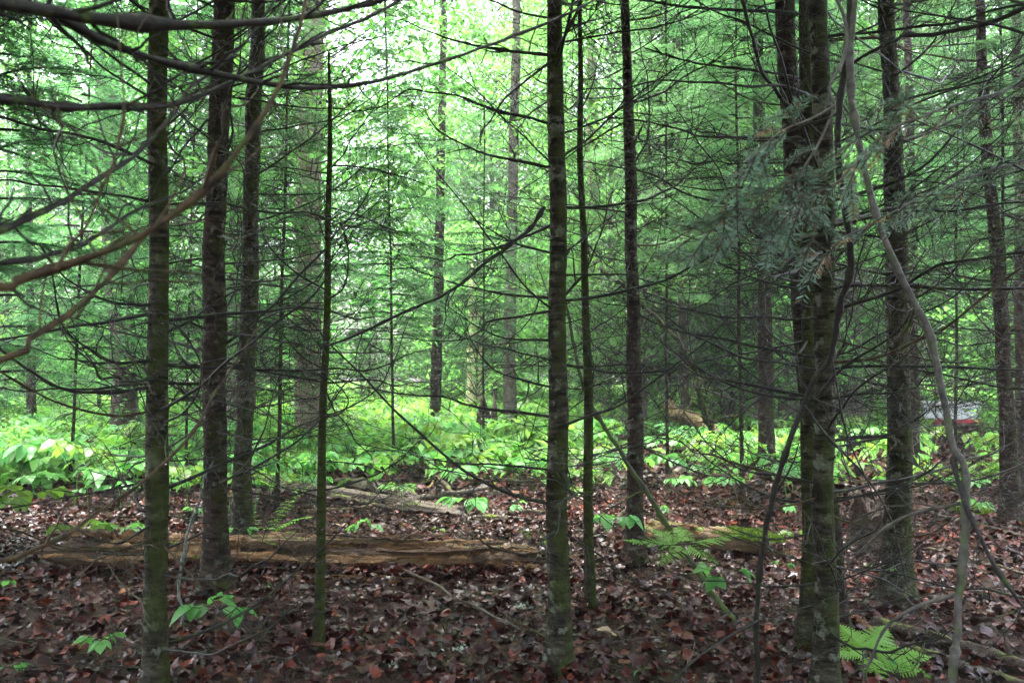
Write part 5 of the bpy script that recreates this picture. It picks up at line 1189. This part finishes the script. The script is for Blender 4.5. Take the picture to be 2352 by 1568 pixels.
special_leaf('pale tan fallen leaf right of the central trunk foot', 1390, 1478, 0.075, (0.42, 0.32, 0.2), 1)
special_leaf('large pinkish brown fallen leaf right of the central trunk', 1330, 1418, 0.085, (0.34, 0.19, 0.13), 2, 5)
special_leaf('bright white fallen leaf left of the trio', 1822, 1342, 0.05, (0.75, 0.75, 0.78), 3, 3)
special_leaf('orange-brown fallen leaf left of the nearest left trunk', 285, 1380, 0.06, (0.36, 0.14, 0.05), 4, 7)
special_leaf('long buff fallen leaf on the litter above the rotten log', 785, 1222, 0.06, (0.34, 0.24, 0.15), 5, 3)
# dark rotten stump left of the swollen-footed fir
def stump(name, label, b, r0, h, mat, seed, jag=0.5, n=26, lean=(0, 0), group=None):
    r = np.random.default_rng(seed); k = 16; s = np.linspace(0, 1, k)[:, None]; th = np.arange(n)[None] * 6.2832 / n; ph = r.uniform(0, 6.3, 5)
    top = h * (1 - jag * np.abs(np.sin(1.5 * th + ph[0])) * r.uniform(0.5, 1, n)[None])
    rad = r0 * (1 + 0.45 * np.exp(-s * 5) * (1 + 0.5 * np.sin(4 * th + ph[1])) + 0.10 * np.sin(6 * th + ph[2] + 3 * s) + r.normal(0, 0.04, (k, n)) - 0.18 * s)
    z = s * top - 0.06
    V = np.stack([rad * np.cos(th) + lean[0] * z, rad * np.sin(th) + lean[1] * z, z], -1).reshape(-1, 3)
    inner = np.stack([rad[-1] * 0.55 * np.cos(th[0]) + lean[0] * h * 0.5, rad[-1] * 0.55 * np.sin(th[0]), top[0] * 0.6], -1)
    V = np.vstack([V, inner, [[0, 0, h * 0.3]]]); i = np.arange(k)[:, None] * n; j = np.arange(n)[None]; j2 = (j + 1) % n
    Q = np.stack([i + j, i + j2, i + n + j2, i + n + j], -1).reshape(-1, 4)
    T = [(k * n + q, k * n + (q + 1) % n, (k + 1) * n) for q in range(n)]
    o = link(name, MB().add(V, T, Q).mesh(name, mat), None, b); tag(o, label, 'stump', group); return o
stump('rotten_stump', 'dark rotten mossy stump between the trio and the swollen-footed fir', G(1990, 1262), 0.16, 0.62, M_STUMP, 3, 0.5)
b = G(1118, 1022); stump('jagged_stump', 'small dark jagged stump in the bright plants left of the central trunk', b, 0.24, 1.15, M_STUMP, 4, 0.5)
b = onground(P(285, 900, 17)[0], 17); stump('broken_snag', 'dark broken dead trunk among leaves behind the nearest left trunk', b, 0.22, 3.0, M_STUMP, 6, 0.25)
# bare snag
b = onground(P(1092, 920, 29)[0], 29)
path = [b - [0, 0, 0.1]] + [P(x, y, 29) for x, y in ((1093, 870), (1091, 820), (1089, 740), (1086, 670), (1084, 610))]
root, at = make_tree('bare_snag', 'pale barkless dead snag glowing in the bright plants left of centre', b, path, [0.34, 0.31, 0.27, 0.22, 0.16, 0.06], M_SNAG, cat='dead tree', n=12, seed=51, flare=0.5, step=0.3)
# low white box with a red lower edge far behind
vx = P(2188, 960, 25); vb = onground(vx[0], 25)
root = empty('white_box', vb); tag(root, 'low white box with red lower edge glimpsed between far trunks at right', 'box')
def rbox(x0, x1, y0, y1, z0, z1, bev=0.03):
    V = []
    for l_, z in enumerate((z0, z0 + bev, z1 - bev, z1)):
        i = bev if l_ in (0, 3) else 0
        for x, y in ((x0 + i, y0 + i), (x1 - i, y0 + i), (x1 - i, y1 - i), (x0 + i, y1 - i)): V.append((x, y, z))
    Q = [(3, 2, 1, 0), (12, 13, 14, 15)]
    for l_ in range(3):
        for k_ in range(4): Q.append((l_ * 4 + k_, l_ * 4 + (k_ + 1) % 4, l_ * 4 + 4 + (k_ + 1) % 4, l_ * 4 + 4 + k_))
    return V, Q
wp = plain('white_paint', (0.8, 0.8, 0.8), 0.3)
V, Q = rbox(-0.85, 0.85, 0, 0.8, 0.16, 0.62); link('body', MB().add(V, None, Q).mesh('body', wp, False), root)
V, Q = rbox(-0.87, 0.87, -0.02, 0.82, 0.63, 0.69, 0.015); link('lid', MB().add(V, None, Q).mesh('lid', wp, False), root)
V, Q = rbox(-0.88, 0.88, -0.03, 0.83, 0.03, 0.155, 0.015); link('red_edge', MB().add(V, None, Q).mesh('red_edge', plain('red_paint', (0.5, 0.02, 0.03), 0.35), False), root)

# ================================================================== rain drops hanging under the branches
m, t, b, o = newmat('water'); b.inputs['Base Color'].default_value = (1, 1, 1, 1); b.inputs['Roughness'].default_value = 0.02; b.inputs['IOR'].default_value = 1.33; b.inputs['Transmission Weight'].default_value = 1.0
dv = [(0, 0, 1.2)] + [(math.sin(p_) * math.cos(a), math.sin(p_) * math.sin(a), math.cos(p_)) for p_ in (0.8, 1.57, 2.35) for a in np.arange(6) * 1.0472] + [(0, 0, -1)]
df = [(0, 1 + k_, 1 + (k_ + 1) % 6) for k_ in range(6)] + [f for l_ in (0, 6) for k_ in range(6) for f in ((1 + l_ + k_, 7 + l_ + k_, 7 + l_ + (k_ + 1) % 6), (1 + l_ + k_, 7 + l_ + (k_ + 1) % 6, 1 + l_ + (k_ + 1) % 6))] + [(13 + k_, 19, 13 + (k_ + 1) % 6) for k_ in range(6)]
D = np.array(DROPS); r = np.random.default_rng(3); D = D[D[:, 1] > 1.6]
dm = MB(); scatter(dm, np.array(dv), np.array(df), D, np.tile(np.eye(3), (len(D), 1, 1)), r.uniform(0.0016, 0.0032, len(D)))
o = link('water_drops', dm.mesh('water_drops', m)); tag(o, 'clear rain drops hanging under the bare branches', 'drops', kind='stuff')

# ================================================================== damp air
V = [(x, y, z) for z in (-1.6, 24) for x, y in ((-120, -20), (120, -20), (120, 130), (-120, 130))]
Q = [(3, 2, 1, 0), (4, 5, 6, 7), (0, 1, 5, 4), (1, 2, 6, 5), (2, 3, 7, 6), (3, 0, 4, 7)]
mh = bpy.data.materials.new('damp_air'); mh.use_nodes = True; th = mh.node_tree; th.nodes.clear()
oh = th.nodes.new('ShaderNodeOutputMaterial'); vh = th.nodes.new('ShaderNodeVolumePrincipled')
vh.inputs['Color'].default_value = (0.93, 0.97, 0.95, 1); vh.inputs['Density'].default_value = 0.0020; vh.inputs['Anisotropy'].default_value = 0.3
th.links.new(vh.outputs[0], oh.inputs['Volume'])
hz = link('haze', MB().add(V, None, Q).mesh('haze', mh, False)); tag(hz, 'thin damp haze filling the whole forest', 'haze', kind='stuff')
